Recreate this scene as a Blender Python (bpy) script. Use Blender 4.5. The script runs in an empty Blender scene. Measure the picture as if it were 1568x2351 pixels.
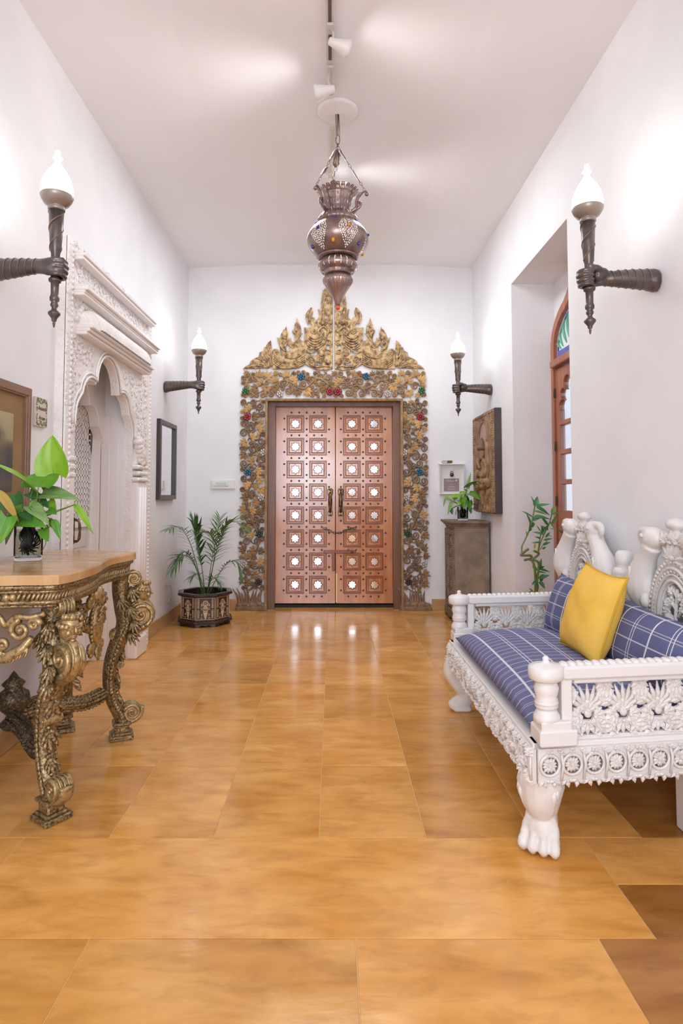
import bpy, bmesh, math, random
import numpy as np
from mathutils import Vector, Matrix
C = bpy.context.scene.collection
PI = math.pi
# ---------------------------------------------------------------- camera, world, lights, exposure
sc = bpy.context.scene
cd = bpy.data.cameras.new('camera'); cam = bpy.data.objects.new('camera', cd); C.objects.link(cam)
cam.location = (0, 0, 1.15); cam.rotation_euler = (PI/2 + 0.05, 0, 0)
cd.sensor_fit = 'VERTICAL'; cd.sensor_height = 36.0; cd.lens = 1400/2351*36.0
cd.shift_x = (784-763)/2351; cd.shift_y = (1135-1400*math.tan(0.05)-1175.5)/2351
cd.clip_start = 0.05
sc.camera = cam
vs = sc.view_settings
vs.view_transform = 'Standard'; vs.look = 'None'; vs.gamma = 1.0; vs.use_curve_mapping = False
vs.exposure = 0.53
cy = sc.cycles
cy.max_bounces = 8; cy.diffuse_bounces = 6; cy.glossy_bounces = 3; cy.transmission_bounces = 8; cy.transparent_max_bounces = 8
cy.caustics_reflective = False; cy.caustics_refractive = False; cy.sample_clamp_indirect = 6.0
w = bpy.data.worlds.new('daylight'); sc.world = w; w.use_nodes = True
bg = w.node_tree.nodes['Background']; bg.inputs[0].default_value = (0.70, 0.84, 1.0, 1); bg.inputs[1].default_value = 5.5

def area(name, loc, size, power, aim, col=(1, 1, 1)):
    l = bpy.data.lights.new(name, 'AREA'); l.shape = 'RECTANGLE'; l.size, l.size_y = size
    l.energy = power; l.color = col
    o = bpy.data.objects.new(name, l); C.objects.link(o); o.location = loc
    o.rotation_euler = (Vector(aim)-Vector(loc)).to_track_quat('-Z', 'Y').to_euler()
    return o
# added fill: area lights behind the camera and under the ceiling, no fixtures there
area('rear_fill_light', (0.0, -2.2, 2.5), (2.4, 1.8), 17, (0, 3.4, 1.2), (0.88, 0.94, 1.0))
area('hall_fill_light', (0.0, 0.6, 3.25), (1.8, 1.6), 5, (0, 0.9, 0), (0.88, 0.94, 1.0))
area('hall_fill_light', (0.0, 4.6, 3.42), (1.3, 1.6), 24, (0, 4.62, 0), (0.88, 0.94, 1.0))

area('rear_fill_light', (0.0, -1.6, 1.6), (2.0, 1.0), 22, (0, 3.6, 3.5), (0.88, 0.94, 1.0))  # added uplight that brightens the ceiling, no lamp stands here

# ---------------------------------------------------------------- mesh helpers
class MB:
    def __init__(s): s.v = []; s.f = []; s.sm = []; s.mi = []; s.M = Matrix()
    def add(s, vs, fs, smooth=False, mi=0):
        b = len(s.v); M = s.M
        s.v += [tuple(M @ Vector(p)) for p in vs]
        s.f += [tuple(b+i for i in f) for f in fs]
        s.sm += [smooth]*len(fs); s.mi += [mi]*len(fs)
        return s
    def box(s, c, d, bev=0, mi=0):
        x, y, z = [k/2 for k in d]
        if not bev:
            vs = [(c[0]+a*x, c[1]+b*y, c[2]+e*z) for a in (-1, 1) for b in (-1, 1) for e in (-1, 1)]
            return s.add(vs, [(0, 1, 3, 2), (4, 6, 7, 5), (0, 4, 5, 1), (2, 3, 7, 6), (0, 2, 6, 4), (1, 5, 7, 3)], mi=mi)
        bm = bmesh.new(); bmesh.ops.create_cube(bm, size=1, matrix=Matrix.Translation(c) @ Matrix.Diagonal((*d, 1)))
        bmesh.ops.bevel(bm, geom=bm.edges[:], offset=min(bev, .49*min(d)), segments=1, affect='EDGES')
        return s.bm(bm, mi=mi)
    def bm(s, bm, smooth=False, mi=0):
        bm.verts.index_update()
        s.add([v.co.copy() for v in bm.verts], [tuple(v.index for v in f.verts) for f in bm.faces], smooth, mi); bm.free(); return s
    def lathe(s, prof, n=24, c=(0, 0, 0), fn=None, smooth=True, mi=0, a0=0.0):
        vs = []; fs = []; m = len(prof)
        for i, (r, z) in enumerate(prof):
            for j in range(n):
                a = a0+2*PI*j/n; rr = r*(fn(a, i/(m-1)) if fn else 1)
                vs.append((c[0]+rr*math.cos(a), c[1]+rr*math.sin(a), c[2]+z))
        for i in range(m-1):
            for j in range(n):
                k = (j+1) % n; fs.append((i*n+j, i*n+k, (i+1)*n+k, (i+1)*n+j))
        if prof[0][0] > 1e-4: fs.append(tuple(range(n-1, -1, -1)))
        if prof[-1][0] > 1e-4: fs.append(tuple((m-1)*n+j for j in range(n)))
        return s.add(vs, fs, smooth, mi)
    def tube(s, pts, r, n=6, flat=1.0, closed=False, up=None, mi=0, smooth=True, cap=True):
        P = [Vector(p) for p in pts]; m = len(P)
        R = [r]*m if isinstance(r, (int, float)) else list(r)
        vs = []; fs = []; N = None
        for i in range(m):
            a = P[(i-1) % m] if (closed or i) else P[0]; b = P[(i+1) % m] if (closed or i < m-1) else P[-1]
            T = (b-a); T = T.normalized() if T.length > 1e-9 else Vector((0, 0, 1))
            if up is not None: N = Vector(up)
            elif N is None: N = Vector((0, 0, 1)) if abs(T.z) < .9 else Vector((1, 0, 0))
            N = N - T*N.dot(T)
            if N.length < 1e-6: N = T.orthogonal()
            N.normalize(); B = T.cross(N)
            for j in range(n):
                t = 2*PI*j/n; q = P[i] + N*(math.cos(t)*R[i]*flat) + B*(math.sin(t)*R[i]); vs.append(tuple(q))
        for i in range(m if closed else m-1):
            for j in range(n):
                k = (j+1) % n; i2 = (i+1) % m; fs.append((i*n+j, i2*n+j, i2*n+k, i*n+k))
        if not closed and cap:
            fs.append(tuple(range(n))); fs.append(tuple((m-1)*n+j for j in range(n-1, -1, -1)))
        return s.add(vs, fs, smooth, mi)
    def surf(s, fn, nu, nv, cu=False, smooth=True, mi=0):
        vs = [fn(i/nu, j/nv) for j in range(nv+1) for i in range(nu if cu else nu+1)]
        k = nu if cu else nu+1; fs = []
        for j in range(nv):
            for i in range(nu):
                a = i; b = (i+1) % k if cu else i+1
                fs.append((j*k+a, j*k+b, (j+1)*k+b, (j+1)*k+a))
        return s.add(vs, fs, smooth, mi)
    def ball(s, c, r, nu=10, nv=6, mi=0):
        if isinstance(r, (int, float)): r = (r, r, r)
        vs = [(c[0], c[1], c[2]-r[2])]; fs = []
        for j in range(1, nv):
            t = -PI/2+PI*j/nv
            for i in range(nu):
                a = 2*PI*i/nu; vs.append((c[0]+r[0]*math.cos(t)*math.cos(a), c[1]+r[1]*math.cos(t)*math.sin(a), c[2]+r[2]*math.sin(t)))
        vs.append((c[0], c[1], c[2]+r[2])); L = len(vs)-1
        for i in range(nu): fs.append((0, 1+(i+1) % nu, 1+i)); fs.append((L, L-nu+i, L-nu+(i+1) % nu))
        for j in range(nv-2):
            for i in range(nu):
                k = (i+1) % nu; b = 1+j*nu; fs.append((b+i, b+k, b+nu+k, b+nu+i))
        return s.add(vs, fs, True, mi)
    def plate(s, outer, holes=(), y0=0., y1=.02, inset=0.0, mi=0, smooth=False):
        """flat shape in x,z with holes, thick in y from y0 (front) to y1 (back); front edge chamfered by inset"""
        def ccw(p):
            return p if sum(p[i-1][0]*p[i][1]-p[i][0]*p[i-1][1] for i in range(len(p))) > 0 else p[::-1]
        def off(p, d):
            q = []
            for i in range(len(p)):
                a, b, c = Vector(p[i-1]), Vector(p[i]), Vector(p[(i+1) % len(p)])
                e1 = (b-a); e2 = (c-b)
                if e1.length < 1e-9 or e2.length < 1e-9: q.append(tuple(b)); continue
                e1.normalize(); e2.normalize()
                n1 = Vector((-e1.y, e1.x)); n2 = Vector((-e2.y, e2.x)); m = n1+n2
                if m.length < .3: m = n1
                m = m/max(m.length_squared, .5)*1.0
                q.append(tuple(b+m*2*d*.5*1.0 if m.length < 1.2 else b+m.normalized()*d))
            return q
        loops = [ccw(list(outer))]+[ccw(list(h))[::-1] for h in holes]
        bm = bmesh.new(); E = []; front = []
        for lp in loops:
            f2 = off(lp, inset) if inset else lp
            fr = [bm.verts.new((x, y0, z)) for x, z in f2]; front.append(fr)
            E += [bm.edges.new((fr[i-1], fr[i])) for i in range(len(fr))]
            md = [bm.verts.new((x, y0+inset, z)) for x, z in lp] if inset else fr
            bk = [bm.verts.new((x, y1, z)) for x, z in lp]
            for i in range(len(lp)):
                if inset: bm.faces.new((fr[i-1], md[i-1], md[i], fr[i]))
                bm.faces.new((md[i-1], bk[i-1], bk[i], md[i]))
        bmesh.ops.triangle_fill(bm, edges=E, use_beauty=True)
        bmesh.ops.recalc_face_normals(bm, faces=bm.faces[:])
        return s.bm(bm, smooth, mi)
    def mesh(s, name, mats, split=None):
        me = bpy.data.meshes.new(name); me.from_pydata(s.v, [], s.f)
        for m in (mats if isinstance(mats, (list, tuple)) else [mats]): me.materials.append(m)
        me.polygons.foreach_set('use_smooth', s.sm); me.polygons.foreach_set('material_index', s.mi)
        me.update(); return me

def link(name, data, parent=None, M=None):
    o = bpy.data.objects.new(name, data); C.objects.link(o)
    if M is not None: o.matrix_basis = M
    if parent is not None:
        o.parent = parent
        if parent.type == 'EMPTY': o.matrix_parent_inverse = parent.matrix_basis.inverted()
    return o
def obj(name, mb, mats, parent=None, M=None):
    return link(name, mb.mesh(name, mats), parent, M)
def thing(name, label, cat, loc=(0, 0, 0), rz=0.0, group=None):
    o = bpy.data.objects.new(name, None); C.objects.link(o); o.empty_display_size = .1
    o.matrix_basis = Matrix.Translation(loc) @ Matrix.Rotation(rz, 4, 'Z')
    return tag(o, label, cat, group)
def tag(o, label, cat, group=None):
    o['label'] = label; o['category'] = cat
    if group: o['group'] = group
    return o
def struct(o): o['kind'] = 'structure'; return o
def stuff(o): o['kind'] = 'stuff'; return o
def dup(root, M, label=None, group=None):
    r = root.copy(); C.objects.link(r); r.matrix_basis = M
    if label: r['label'] = label
    if group: r['group'] = group
    for ch in list(root.children):
        c = ch.copy(); C.objects.link(c); c.parent = r; c.matrix_parent_inverse = ch.matrix_parent_inverse.copy()
        for g in list(ch.children):
            d = g.copy(); C.objects.link(d); d.parent = c
    return r
def T(x, y, z): return Matrix.Translation((x, y, z))
def RZ(a): return Matrix.Rotation(a, 4, 'Z')
def RX(a): return Matrix.Rotation(a, 4, 'X')
def RY(a): return Matrix.Rotation(a, 4, 'Y')
def S(x, y=None, z=None): return Matrix.Diagonal((x, y if y is not None else x, z if z is not None else x, 1))
def bez(p, n=12):
    """Catmull-Rom through points"""
    P = [Vector(q) for q in p]; out = []
    for i in range(len(P)-1):
        a = P[i-1] if i else P[0]*2-P[1]; b = P[i]; c = P[i+1]; d = P[i+2] if i+2 < len(P) else c*2-b
        for k in range(n):
            t = k/n; out.append(.5*((2*b)+(c-a)*t+(2*a-5*b+4*c-d)*t*t+(3*b-a-3*c+d)*t**3))
    return out+[P[-1]]
def spiral(c, r0, a0, turns, n=14, r1=.15, sgn=1):
    """x,z pairs from the outside of a scroll inwards"""
    m = max(6, int(n*turns)); return [(c[0]+(r0*(1-(1-r1)*i/m))*math.cos(a0+sgn*2*PI*turns*i/m), c[1]+(r0*(1-(1-r1)*i/m))*math.sin(a0+sgn*2*PI*turns*i/m)) for i in range(m+1)]
def lin(a, b, n): return [a+(b-a)*i/(n-1) for i in range(n)]

# ---------------------------------------------------------------- materials
def mat(name, col, col2=None, ns=6.0, st=(1, 1, 1), rough=.5, rough2=None, metal=0., bump=0., bs=40., coat=0., rnd=0., spec=.5, emit=0., trans=0., detail=4., lo=.4, hi=.62, bst=None, vor=False, ior=1.45, sss=0.):
    m = bpy.data.materials.new(name); m.use_nodes = True; nt = m.node_tree; N = nt.nodes; L = nt.links
    b = N['Principled BSDF']; b.inputs['Base Color'].default_value = (*col, 1); b.inputs['Roughness'].default_value = rough
    b.inputs['Metallic'].default_value = metal; b.inputs['Coat Weight'].default_value = coat; b.inputs['Coat Roughness'].default_value = .12
    b.inputs['Specular IOR Level'].default_value = spec; b.inputs['Transmission Weight'].default_value = trans; b.inputs['IOR'].default_value = ior
    if emit: b.inputs['Emission Color'].default_value = (*col, 1); b.inputs['Emission Strength'].default_value = emit
    if sss: b.inputs['Subsurface Weight'].default_value = sss; b.inputs['Subsurface Radius'].default_value = (.02, .02, .02)
    tc = N.new('ShaderNodeTexCoord')
    def mapped(scale):
        mp = N.new('ShaderNodeMapping'); mp.inputs['Scale'].default_value = scale; L.new(tc.outputs['Object'], mp.inputs[0]); return mp
    colout = None
    if col2 is not None:
        nz = N.new('ShaderNodeTexNoise'); nz.inputs['Scale'].default_value = ns; nz.inputs['Detail'].default_value = detail
        L.new(mapped(st).outputs[0], nz.inputs[0])
        rp = N.new('ShaderNodeValToRGB'); rp.color_ramp.elements[0].position = lo; rp.color_ramp.elements[1].position = hi
        rp.color_ramp.elements[0].color = (*col, 1); rp.color_ramp.elements[1].color = (*col2, 1)
        L.new(nz.outputs[0], rp.inputs[0]); colout = rp.outputs[0]
        if rough2 is not None:
            mr = N.new('ShaderNodeMapRange'); mr.inputs[1].default_value = lo; mr.inputs[2].default_value = hi
            mr.inputs[3].default_value = rough; mr.inputs[4].default_value = rough2
            L.new(nz.outputs[0], mr.inputs[0]); L.new(mr.outputs[0], b.inputs['Roughness'])
    if rnd:
        oi = N.new('ShaderNodeObjectInfo'); hs = N.new('ShaderNodeHueSaturation')
        mr = N.new('ShaderNodeMapRange'); mr.inputs[3].default_value = 1-rnd; mr.inputs[4].default_value = 1+rnd
        L.new(oi.outputs['Random'], mr.inputs[0]); L.new(mr.outputs[0], hs.inputs['Value'])
        if colout: L.new(colout, hs.inputs['Color'])
        else: hs.inputs['Color'].default_value = (*col, 1)
        colout = hs.outputs[0]
    if colout: L.new(colout, b.inputs['Base Color'])
    if bump:
        if vor: nz = N.new('ShaderNodeTexVoronoi'); nz.feature = 'SMOOTH_F1'
        else: nz = N.new('ShaderNodeTexNoise'); nz.inputs['Detail'].default_value = 3
        nz.inputs['Scale'].default_value = bs
        L.new(mapped(bst or (1, 1, 1)).outputs[0], nz.inputs[0]); bp = N.new('ShaderNodeBump')
        bp.inputs['Strength'].default_value = 1.0; bp.inputs['Distance'].default_value = bump
        L.new(nz.outputs[0], bp.inputs['Height']); L.new(bp.outputs[0], b.inputs['Normal'])
    return m
M_wall = mat('white_plaster', (.81, .81, .84), (.85, .85, .87), 2.5, rough=.75, spec=.25, bump=.0015, bs=9)
M_ceil = mat('ceiling_plaster', (.85, .84, .86), (.87, .86, .88), 1.5, rough=.8, spec=.2)
M_carvedwhite = mat('white_carved_plaster', (.86, .82, .80), (.80, .76, .74), 14, rough=.6, bump=.004, bs=70, vor=True)
M_whitetrim = mat('white_gloss_paint', (.86, .83, .82), rough=.4)
M_doorwhite = mat('white_door_paint', (.84, .82, .82), rough=.45)
M_stone = mat('amber_sandstone', (.60, .26, .050), (.82, .445, .14), 2.6, (1.0, 2.0, 1), rough=.10, rough2=.24, rnd=.13, detail=9, lo=.30, hi=.74, spec=.5, bump=.0006, bs=14, bst=(1, 2.5, 1))
def vein(m):
    nt = m.node_tree; N = nt.nodes; L = nt.links; b = N['Principled BSDF']; src = b.inputs['Base Color'].links[0].from_socket; tc = N.new('ShaderNodeTexCoord'); mp = N.new('ShaderNodeMapping'); mp.inputs['Scale'].default_value = (1, 3.2, 1)
    L.new(tc.outputs['Object'], mp.inputs[0]); oi = N.new('ShaderNodeObjectInfo'); ml = N.new('ShaderNodeMath'); ml.operation = 'MULTIPLY'; ml.inputs[1].default_value = 40; L.new(oi.outputs['Random'], ml.inputs[0])
    nz = N.new('ShaderNodeTexNoise'); nz.noise_dimensions = '4D'; nz.inputs['Scale'].default_value = 5.5; nz.inputs['Detail'].default_value = 9; nz.inputs['Roughness'].default_value = .62; nz.inputs['Distortion'].default_value = .6
    L.new(mp.outputs[0], nz.inputs['Vector']); L.new(ml.outputs[0], nz.inputs['W'])
    rp = N.new('ShaderNodeValToRGB'); e = rp.color_ramp.elements; e[0].position = .30; e[0].color = (.64, .56, .48, 1); e[1].position = .70; e[1].color = (1.0, 1.0, 1.0, 1)
    for p_, c_ in ((.44, (.84, .80, .74, 1)), (.56, (.97, .96, .94, 1))): e.new(p_).color = c_
    L.new(nz.outputs[0], rp.inputs[0]); mx = N.new('ShaderNodeMix'); mx.data_type = 'RGBA'; mx.blend_type = 'MULTIPLY'; mx.inputs['Factor'].default_value = .85
    L.new(src, mx.inputs['A']); L.new(rp.outputs[0], mx.inputs['B']); L.new(mx.outputs['Result'], b.inputs['Base Color'])
    for n in N:   # every slab its own piece of the coarse pattern
        if n.type == 'TEX_NOISE' and n is not nz: n.noise_dimensions = '4D'; L.new(ml.outputs[0], n.inputs['W'])
vein(M_stone)
M_stonedk = mat('dark_amber_sandstone_vignette', (.31, .12, .022), (.45, .21, .06), 3.2, (1.0, 3.4, 1), rough=.10, rough2=.24, rnd=.1, detail=8, lo=.33, hi=.72, bump=.0006, bs=14, bst=(1, 2.5, 1))
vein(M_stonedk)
M_grout = mat('pale_grout', (.74, .49, .21), rough=.7)
M_skirt_early = mat('outdoor_paving', (.30, .25, .20), rough=.8)
M_skirt = mat('sandstone_skirting', (.50, .30, .14), (.58, .37, .19), 5, (1, 1, 3), rough=.35)

# ---------------------------------------------------------------- room shell
XL, XR, D, ZC = -1.47, 1.43, 6.14, 3.50
YB = -3.0
def wallbox(mb, x0, x1, y0, y1, z0, z1): mb.box(((x0+x1)/2, (y0+y1)/2, (z0+z1)/2), (x1-x0, y1-y0, z1-z0))
# floor: grout bed and single slabs
fb = MB(); wallbox(fb, XL-.5, XR+.6, YB-.3, D+.5, -.12, -.0022)
floor = struct(obj('floor', fb, M_grout))
xs = [-1.82, -1.455, -1.10, -.75, -.40, -.045, .315, .68, 1.04, 1.40, 1.80]
ys = [2.105+.55*k for k in range(9)]
tl = []
random.seed(5)
for i in range(len(xs)-1):
    for k in range(len(ys)-1):
        o = random.uniform(-.02, .02)
        tl.append((xs[i], xs[i+1], ys[k]+(o if k else 0), ys[k+1]))
for i in range(len(xs)-1):   # tidy the staggered joints so that rows meet
    col = [t for t in tl if t[0] == xs[i]]
    for a, b in zip(col, col[1:]): tl[tl.index(a)] = (a[0], a[1], a[2], b[2])
tl += [(-1.82, -1.03, 1.75, 2.105), (-1.03, .84, 1.64, 2.105), (-1.82, -1.03, 1.64, 1.75), (.84, 1.30, 1.86, 2.105), (.84, 1.30, 1.64, 1.86), (1.30, 1.85, 1.62, 2.105),
       (-1.82, -.63, .9, 1.64), (-.63, .06, 1.02, 1.64), (.06, .69, 1.13, 1.64), (.69, 1.30, .9, 1.64), (1.30, 1.85, .9, 1.62), (-.63, .06, .3, 1.02), (.06, .69, .3, 1.13), (.69, 1.85, .3, .9), (-1.82, -.63, .3, .9)]
for r_ in range(4):
    y1 = .3-.75*r_
    for i in range(5): tl.append((-1.82+i*.73, -1.09+i*.73, y1-.75, y1))
g = .0014
for x0, x1, y0, y1 in tl:
    b = MB(); dx, dy = x1-x0-2*g, y1-y0-2*g
    b.box((0, 0, -.006), (dx, dy, .012), .0009)
    obj('floor_tile', b, M_stonedk if (x0 >= 1.29 and 0 < y0 < 1.9) or (x0 > 1.0 and 2.1 < y0 < 2.7) or (x0 in (.84, .69) and .8 < y0 < 1.7) else M_stone, floor, T((x0+x1)/2, (y0+y1)/2, random.uniform(-.0004, .0004)))  # dark slabs by and under the bench; corner vignette partly painted into their colour

# left wall with the carved doorway's opening
b = MB(); wallbox(b, XL-.30, XL, YB, 3.36, 0, ZC+.1); wallbox(b, XL-.30, XL, 4.30, D+.3, 0, ZC+.1); wallbox(b, XL-.30, XL, 3.36, 4.30, 2.06, ZC+.1)
struct(obj('wall_left', b, M_wall))
# right wall with the window niche
NY0, NY1, NZ, NX = 3.64, 4.80, 2.83, 1.77
b = MB(); wallbox(b, XR, XR+.5, YB, NY0, 0, ZC+.1); wallbox(b, XR, XR+.5, NY1, D+.3, 0, ZC+.1); wallbox(b, XR, XR+.5, NY0, NY1, NZ, ZC+.1)
wallright = struct(obj('wall_right', b, M_wall))
# back wall with the door opening
DX0, DX1, DZ = -.655, .690, 2.095
b = MB(); wallbox(b, XL, DX0, D, D+.3, 0, ZC+.1); wallbox(b, DX1, XR, D, D+.3, 0, ZC+.1); wallbox(b, DX0, DX1, D, D+.3, DZ, ZC+.1)
struct(obj('wall_back', b, M_wall))
# wall behind the camera, open to the lobby on one side
b = MB(); wallbox(b, -.05, XR, YB-.2, YB, 0, ZC+.1); wallbox(b, XL, -.05, YB-.2, YB, 2.9, ZC+.1)
struct(obj('wall_rear', b, M_wall))
# ceiling: flat middle, slightly lower sides
def ceil_fn(x): 
    return ZC if abs(x+.02) < .78 else ZC-.035*(abs(x+.02)-.78)/.66
b = MB(); xc = [XL-.3, -.80, .76, XR+.5]
for a, c in zip(xc, xc[1:]):
    z0, z1 = ceil_fn(a), ceil_fn(c)
    vs_ = [(a, YB, z0), (c, YB, z1), (c, D+.3, z1), (a, D+.3, z0), (a, YB, ZC+.2), (c, YB, ZC+.2), (c, D+.3, ZC+.2), (a, D+.3, ZC+.2)]
    b.add(vs_, [(3, 2, 1, 0), (4, 5, 6, 7), (0, 1, 5, 4), (2, 3, 7, 6), (0, 4, 7, 3), (1, 2, 6, 5)])
struct(obj('ceiling', b, M_ceil))
# paving outside the lobby opening
b = MB(); wallbox(b, -6, 5, -14, YB-.3, -.12, -.01); struct(obj('floor_entrance', b, M_skirt_early))
# skirting
def skirt(name, segs):
    b = MB()
    for x0, x1, y0, y1 in segs: b.box(((x0+x1)/2, (y0+y1)/2, .055), (x1-x0, y1-y0, .11), .003)
    return struct(obj(name, b, M_skirt))
skirt('baseboard_left', [(XL, XL+.015, YB, 3.24), (XL, XL+.015, 4.86, D)])
skirt('baseboard_back', [(XL+.015, -.945, D-.015, D), (.99, XR-.015, D-.015, D)])
skirt('baseboard_right', [(XR-.015, XR, YB, NY0), (XR-.015, XR, NY1, D)])
# ---------------------------------------------------------------- main door
M_teak = mat('varnished_teak', (.50, .175, .066), (.62, .25, .105), 5, (3, 3, .35), rough=.15, rough2=.24, coat=.9, bump=.0006, bs=25, bst=(6, 6, .4))
M_teakdark = mat('dark_teak_moulding', (.22, .055, .022), (.27, .075, .03), 6, (3, 3, .5), rough=.3, coat=.3)
M_jamb = mat('brown_door_jamb', (.155, .062, .032), (.21, .09, .05), 4, (3, 3, .4), rough=.35, coat=.2)
M_stud = mat('bronze_stud', (.16, .10, .055), rough=.35, metal=.8)
M_mirror = mat('mirror_glass', (.88, .90, .92), (.62, .66, .70), 9, rough=.06, metal=1., lo=.45, hi=.75)
M_brass = mat('aged_brass', (.30, .19, .08), (.10, .06, .035), 25, rough=.35, metal=.85)
M_iron = mat('dark_iron', (.10, .075, .065), (.16, .10, .07), 30, rough=.5, metal=.7)
M_black = mat('gap_shade_black', (.012, .012, .012), rough=.6)
M_palebrass = mat('brass_strip', (.55, .36, .17), rough=.35, metal=.7)

door = thing('door_1', '', '', ((DX0+DX1)/2, D+.15, 0)); del door['label'], door['category']; struct(door)
b = MB()
wallbox(b, DX0, DX0+.072, D+.035, D+.2, 0, DZ); wallbox(b, DX1-.072, DX1, D+.035, D+.2, 0, DZ); wallbox(b, DX0+.072, DX1-.072, D+.035, D+.2, DZ-.045, DZ)
obj('door_frame', b, M_jamb, door)
b = MB(); wallbox(b, DX0+.07, DX1-.07, D+.13, D+.2, -.003, .03)
obj('under_door_gap', b, M_black, door)  # black strip stands in for the dark gap beneath the leaves
colsL, colsR = (-.381, -.148), (.2015, .430)
rows = [1.876-.235*k for k in range(8)]
def star(r, k=8, q=.70, a0=PI/8*0): return [(r*(1 if i % 2 == 0 else q)*math.cos(a0+PI*i/k+PI/2), r*(1 if i % 2 == 0 else q)*math.sin(a0+PI*i/k+PI/2)) for i in range(2*k)]
pm = MB()   # sunk panel with a raised moulding and a bevelled field
H = .0895
def sq(h): return [(-h, -h), (h, -h), (h, h), (-h, h)]
pm.plate(sq(H), [sq(H-.012)], -.006, .012, .003)
pm.mi = [1]*len(pm.f)
rings = [(H-.013, .009), (H-.020, .009), (H-.028, .001), (.058, .0035)]
vs_ = []
for h, y in rings: vs_ += [(x, y, z) for x, z in sq(h)]
fs_ = [(4*i+j, 4*i+(j+1) % 4, 4*i+4+(j+1) % 4, 4*i+4+j) for i in range(3) for j in range(4)]+[(12, 13, 14, 15)]
pm.add(vs_, fs_)
panel_me = pm.mesh('panel', [M_teak, M_teakdark])
sb = MB(); sb.plate(star(.0555), [star(.0425)], -.004, .008, .002); star_ring_me = sb.mesh('star_moulding', M_teakdark)
sb = MB(); sb.plate(star(.0435), [], -.0005, .008); star_me = sb.mesh('star_mirror', M_mirror)
sb = MB(); sb.lathe([(0.0001, 0), (.0085, .0005), (.0105, .003), (.0085, .0065), (.004, .009), (0.0001, .0095)], 8); stud_me = sb.mesh('stud', M_stud)
YL = D+.125
random.seed(11)
for name, x0, x1, cols in (('l', -.583, .028, colsL), ('r', .034, .616, colsR)):
    holes = [[(cx+p, rz+q) for p, q in sq(H)] for cx in cols for rz in rows]
    b = MB(); b.plate([(x0, .042), (x1, .042), (x1, 2.05), (x0, 2.05)], holes, YL, YL+.03, .0025)
    wallbox(b, x0+.004, x1-.004, YL+.014, YL+.04, .046, 2.046)
    leaf = obj('door_leaf', b, M_teak, door)
    mx = (cols[0]+cols[1])/2; sx = (mx-cols[0]+cols[1]-mx)/2
    for rz in rows:
        for cx in cols:
            link('panel', panel_me, leaf, T(cx, YL, rz))
            link('star_moulding', star_ring_me, leaf, T(cx, YL, rz) @ RY(random.uniform(-.08, .08)))
            link('star_mirror', star_me, leaf, T(cx, YL, rz) @ RZ(random.uniform(-.02, .02)) @ RX(random.uniform(-.02, .02)))
        for xx in (cols[0]-.114, mx, cols[1]+.114):
            for dz in (-.056, .056): link('stud', stud_me, leaf, T(xx, YL, rz+dz) @ RX(PI/2))
    for k in range(9):
        rz = rows[0]+.1175-.235*k
        for xx in (cols[0]-.04, cols[0]+.04, mx, cols[1]-.04, cols[1]+.04): link('stud', stud_me, leaf, T(xx, YL, rz) @ RX(PI/2))
for hx in (-.022, .085):   # cast brass pulls
    b = MB(); b.box((hx, YL-.004, 1.07), (.042, .01, .285), .004)
    b.box((hx, YL-.012, 1.175), (.058, .016, .06), .006); b.box((hx, YL-.012, .955), (.05, .016, .05), .006)
    b.tube(bez([(hx, YL-.012, 1.165), (hx, YL-.045, 1.14), (hx, YL-.05, 1.07), (hx, YL-.045, 1.0), (hx, YL-.012, .965)], 5), [.013]*8+[.017]*5+[.012]*8, 8)
    for z in (1.195, 1.155, .97, .94): b.ball((hx, YL-.024, z), .012, 8, 5)
    obj('door_handle', b, M_brass, door)
b = MB()   # hanging chain across the two leaves
for i in range(13):
    t = i/12; x = -.075+.30*t; z = .805-.05*math.sin(PI*min(1, t*1.2)); c = Vector((x, YL-.012, z))
    up = (0, 1, 0) if i % 2 else (0, 0, 1)
    ring = [c+Vector((.019*math.cos(a), (.009*math.sin(a) if i % 2 else 0), (0 if i % 2 else .009*math.sin(a)))) for a in lin(0, 2*PI, 11)[:-1]]
    b.tube(ring, .0035, 5, closed=True)
obj('door_chain', b, M_iron, door)
b = MB(); b.box((.075, YL-.008, .565), (.33, .014, .034), .004); b.box((.012, YL-.014, .47), (.03, .016, .2), .004); b.ball((.2, YL-.02, .565), .014, 8, 5)
obj('door_bolt', b, M_teakdark, door)
b = MB(); b.box((.043, YL-.004, .2), (.02, .008, .29), .002); obj('door_strip', b, M_palebrass, door)

# ---------------------------------------------------------------- gilded openwork door surround
u_ = .004386; X0 = .013
def GX(gx): return X0+gx*u_          # carving grid: units of 4.4 mm, from the door's centre and the floor
M_gold = [mat('gilt_leaf_wood', (.62, .38, .15), (.46, .27, .10), 30, rough=.42, rnd=.22, bump=.0015, bs=90),
          mat('aged_gilt_wood', (.38, .22, .09), (.22, .125, .06), 25, rough=.5, rnd=.25, bump=.0015, bs=90)]
M_gilt = mat('gilded_pediment_wood', (.60, .40, .19), (.15, .085, .05), 30, rough=.4, bump=.003, bs=75, metal=.15, lo=.40, hi=.66, detail=8)
M_vine = mat('carved_brown_wood', (.26, .145, .075), (.40, .25, .12), 22, rough=.5, bump=.0012, bs=80)
M_vinedark = mat('carved_dark_wood', (.19, .11, .065), (.28, .18, .095), 22, rough=.5, bump=.0012, bs=80)
PAINT = {k: mat(k+'_paint', c, rough=.4, bump=.001, bs=90) for k, c in dict(red=(.45, .07, .08), blue=(.07, .22, .36), green=(.09, .24, .11), white=(.72, .66, .60), dark=(.12, .08, .075), pine=(.09, .13, .09)).items()}
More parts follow.
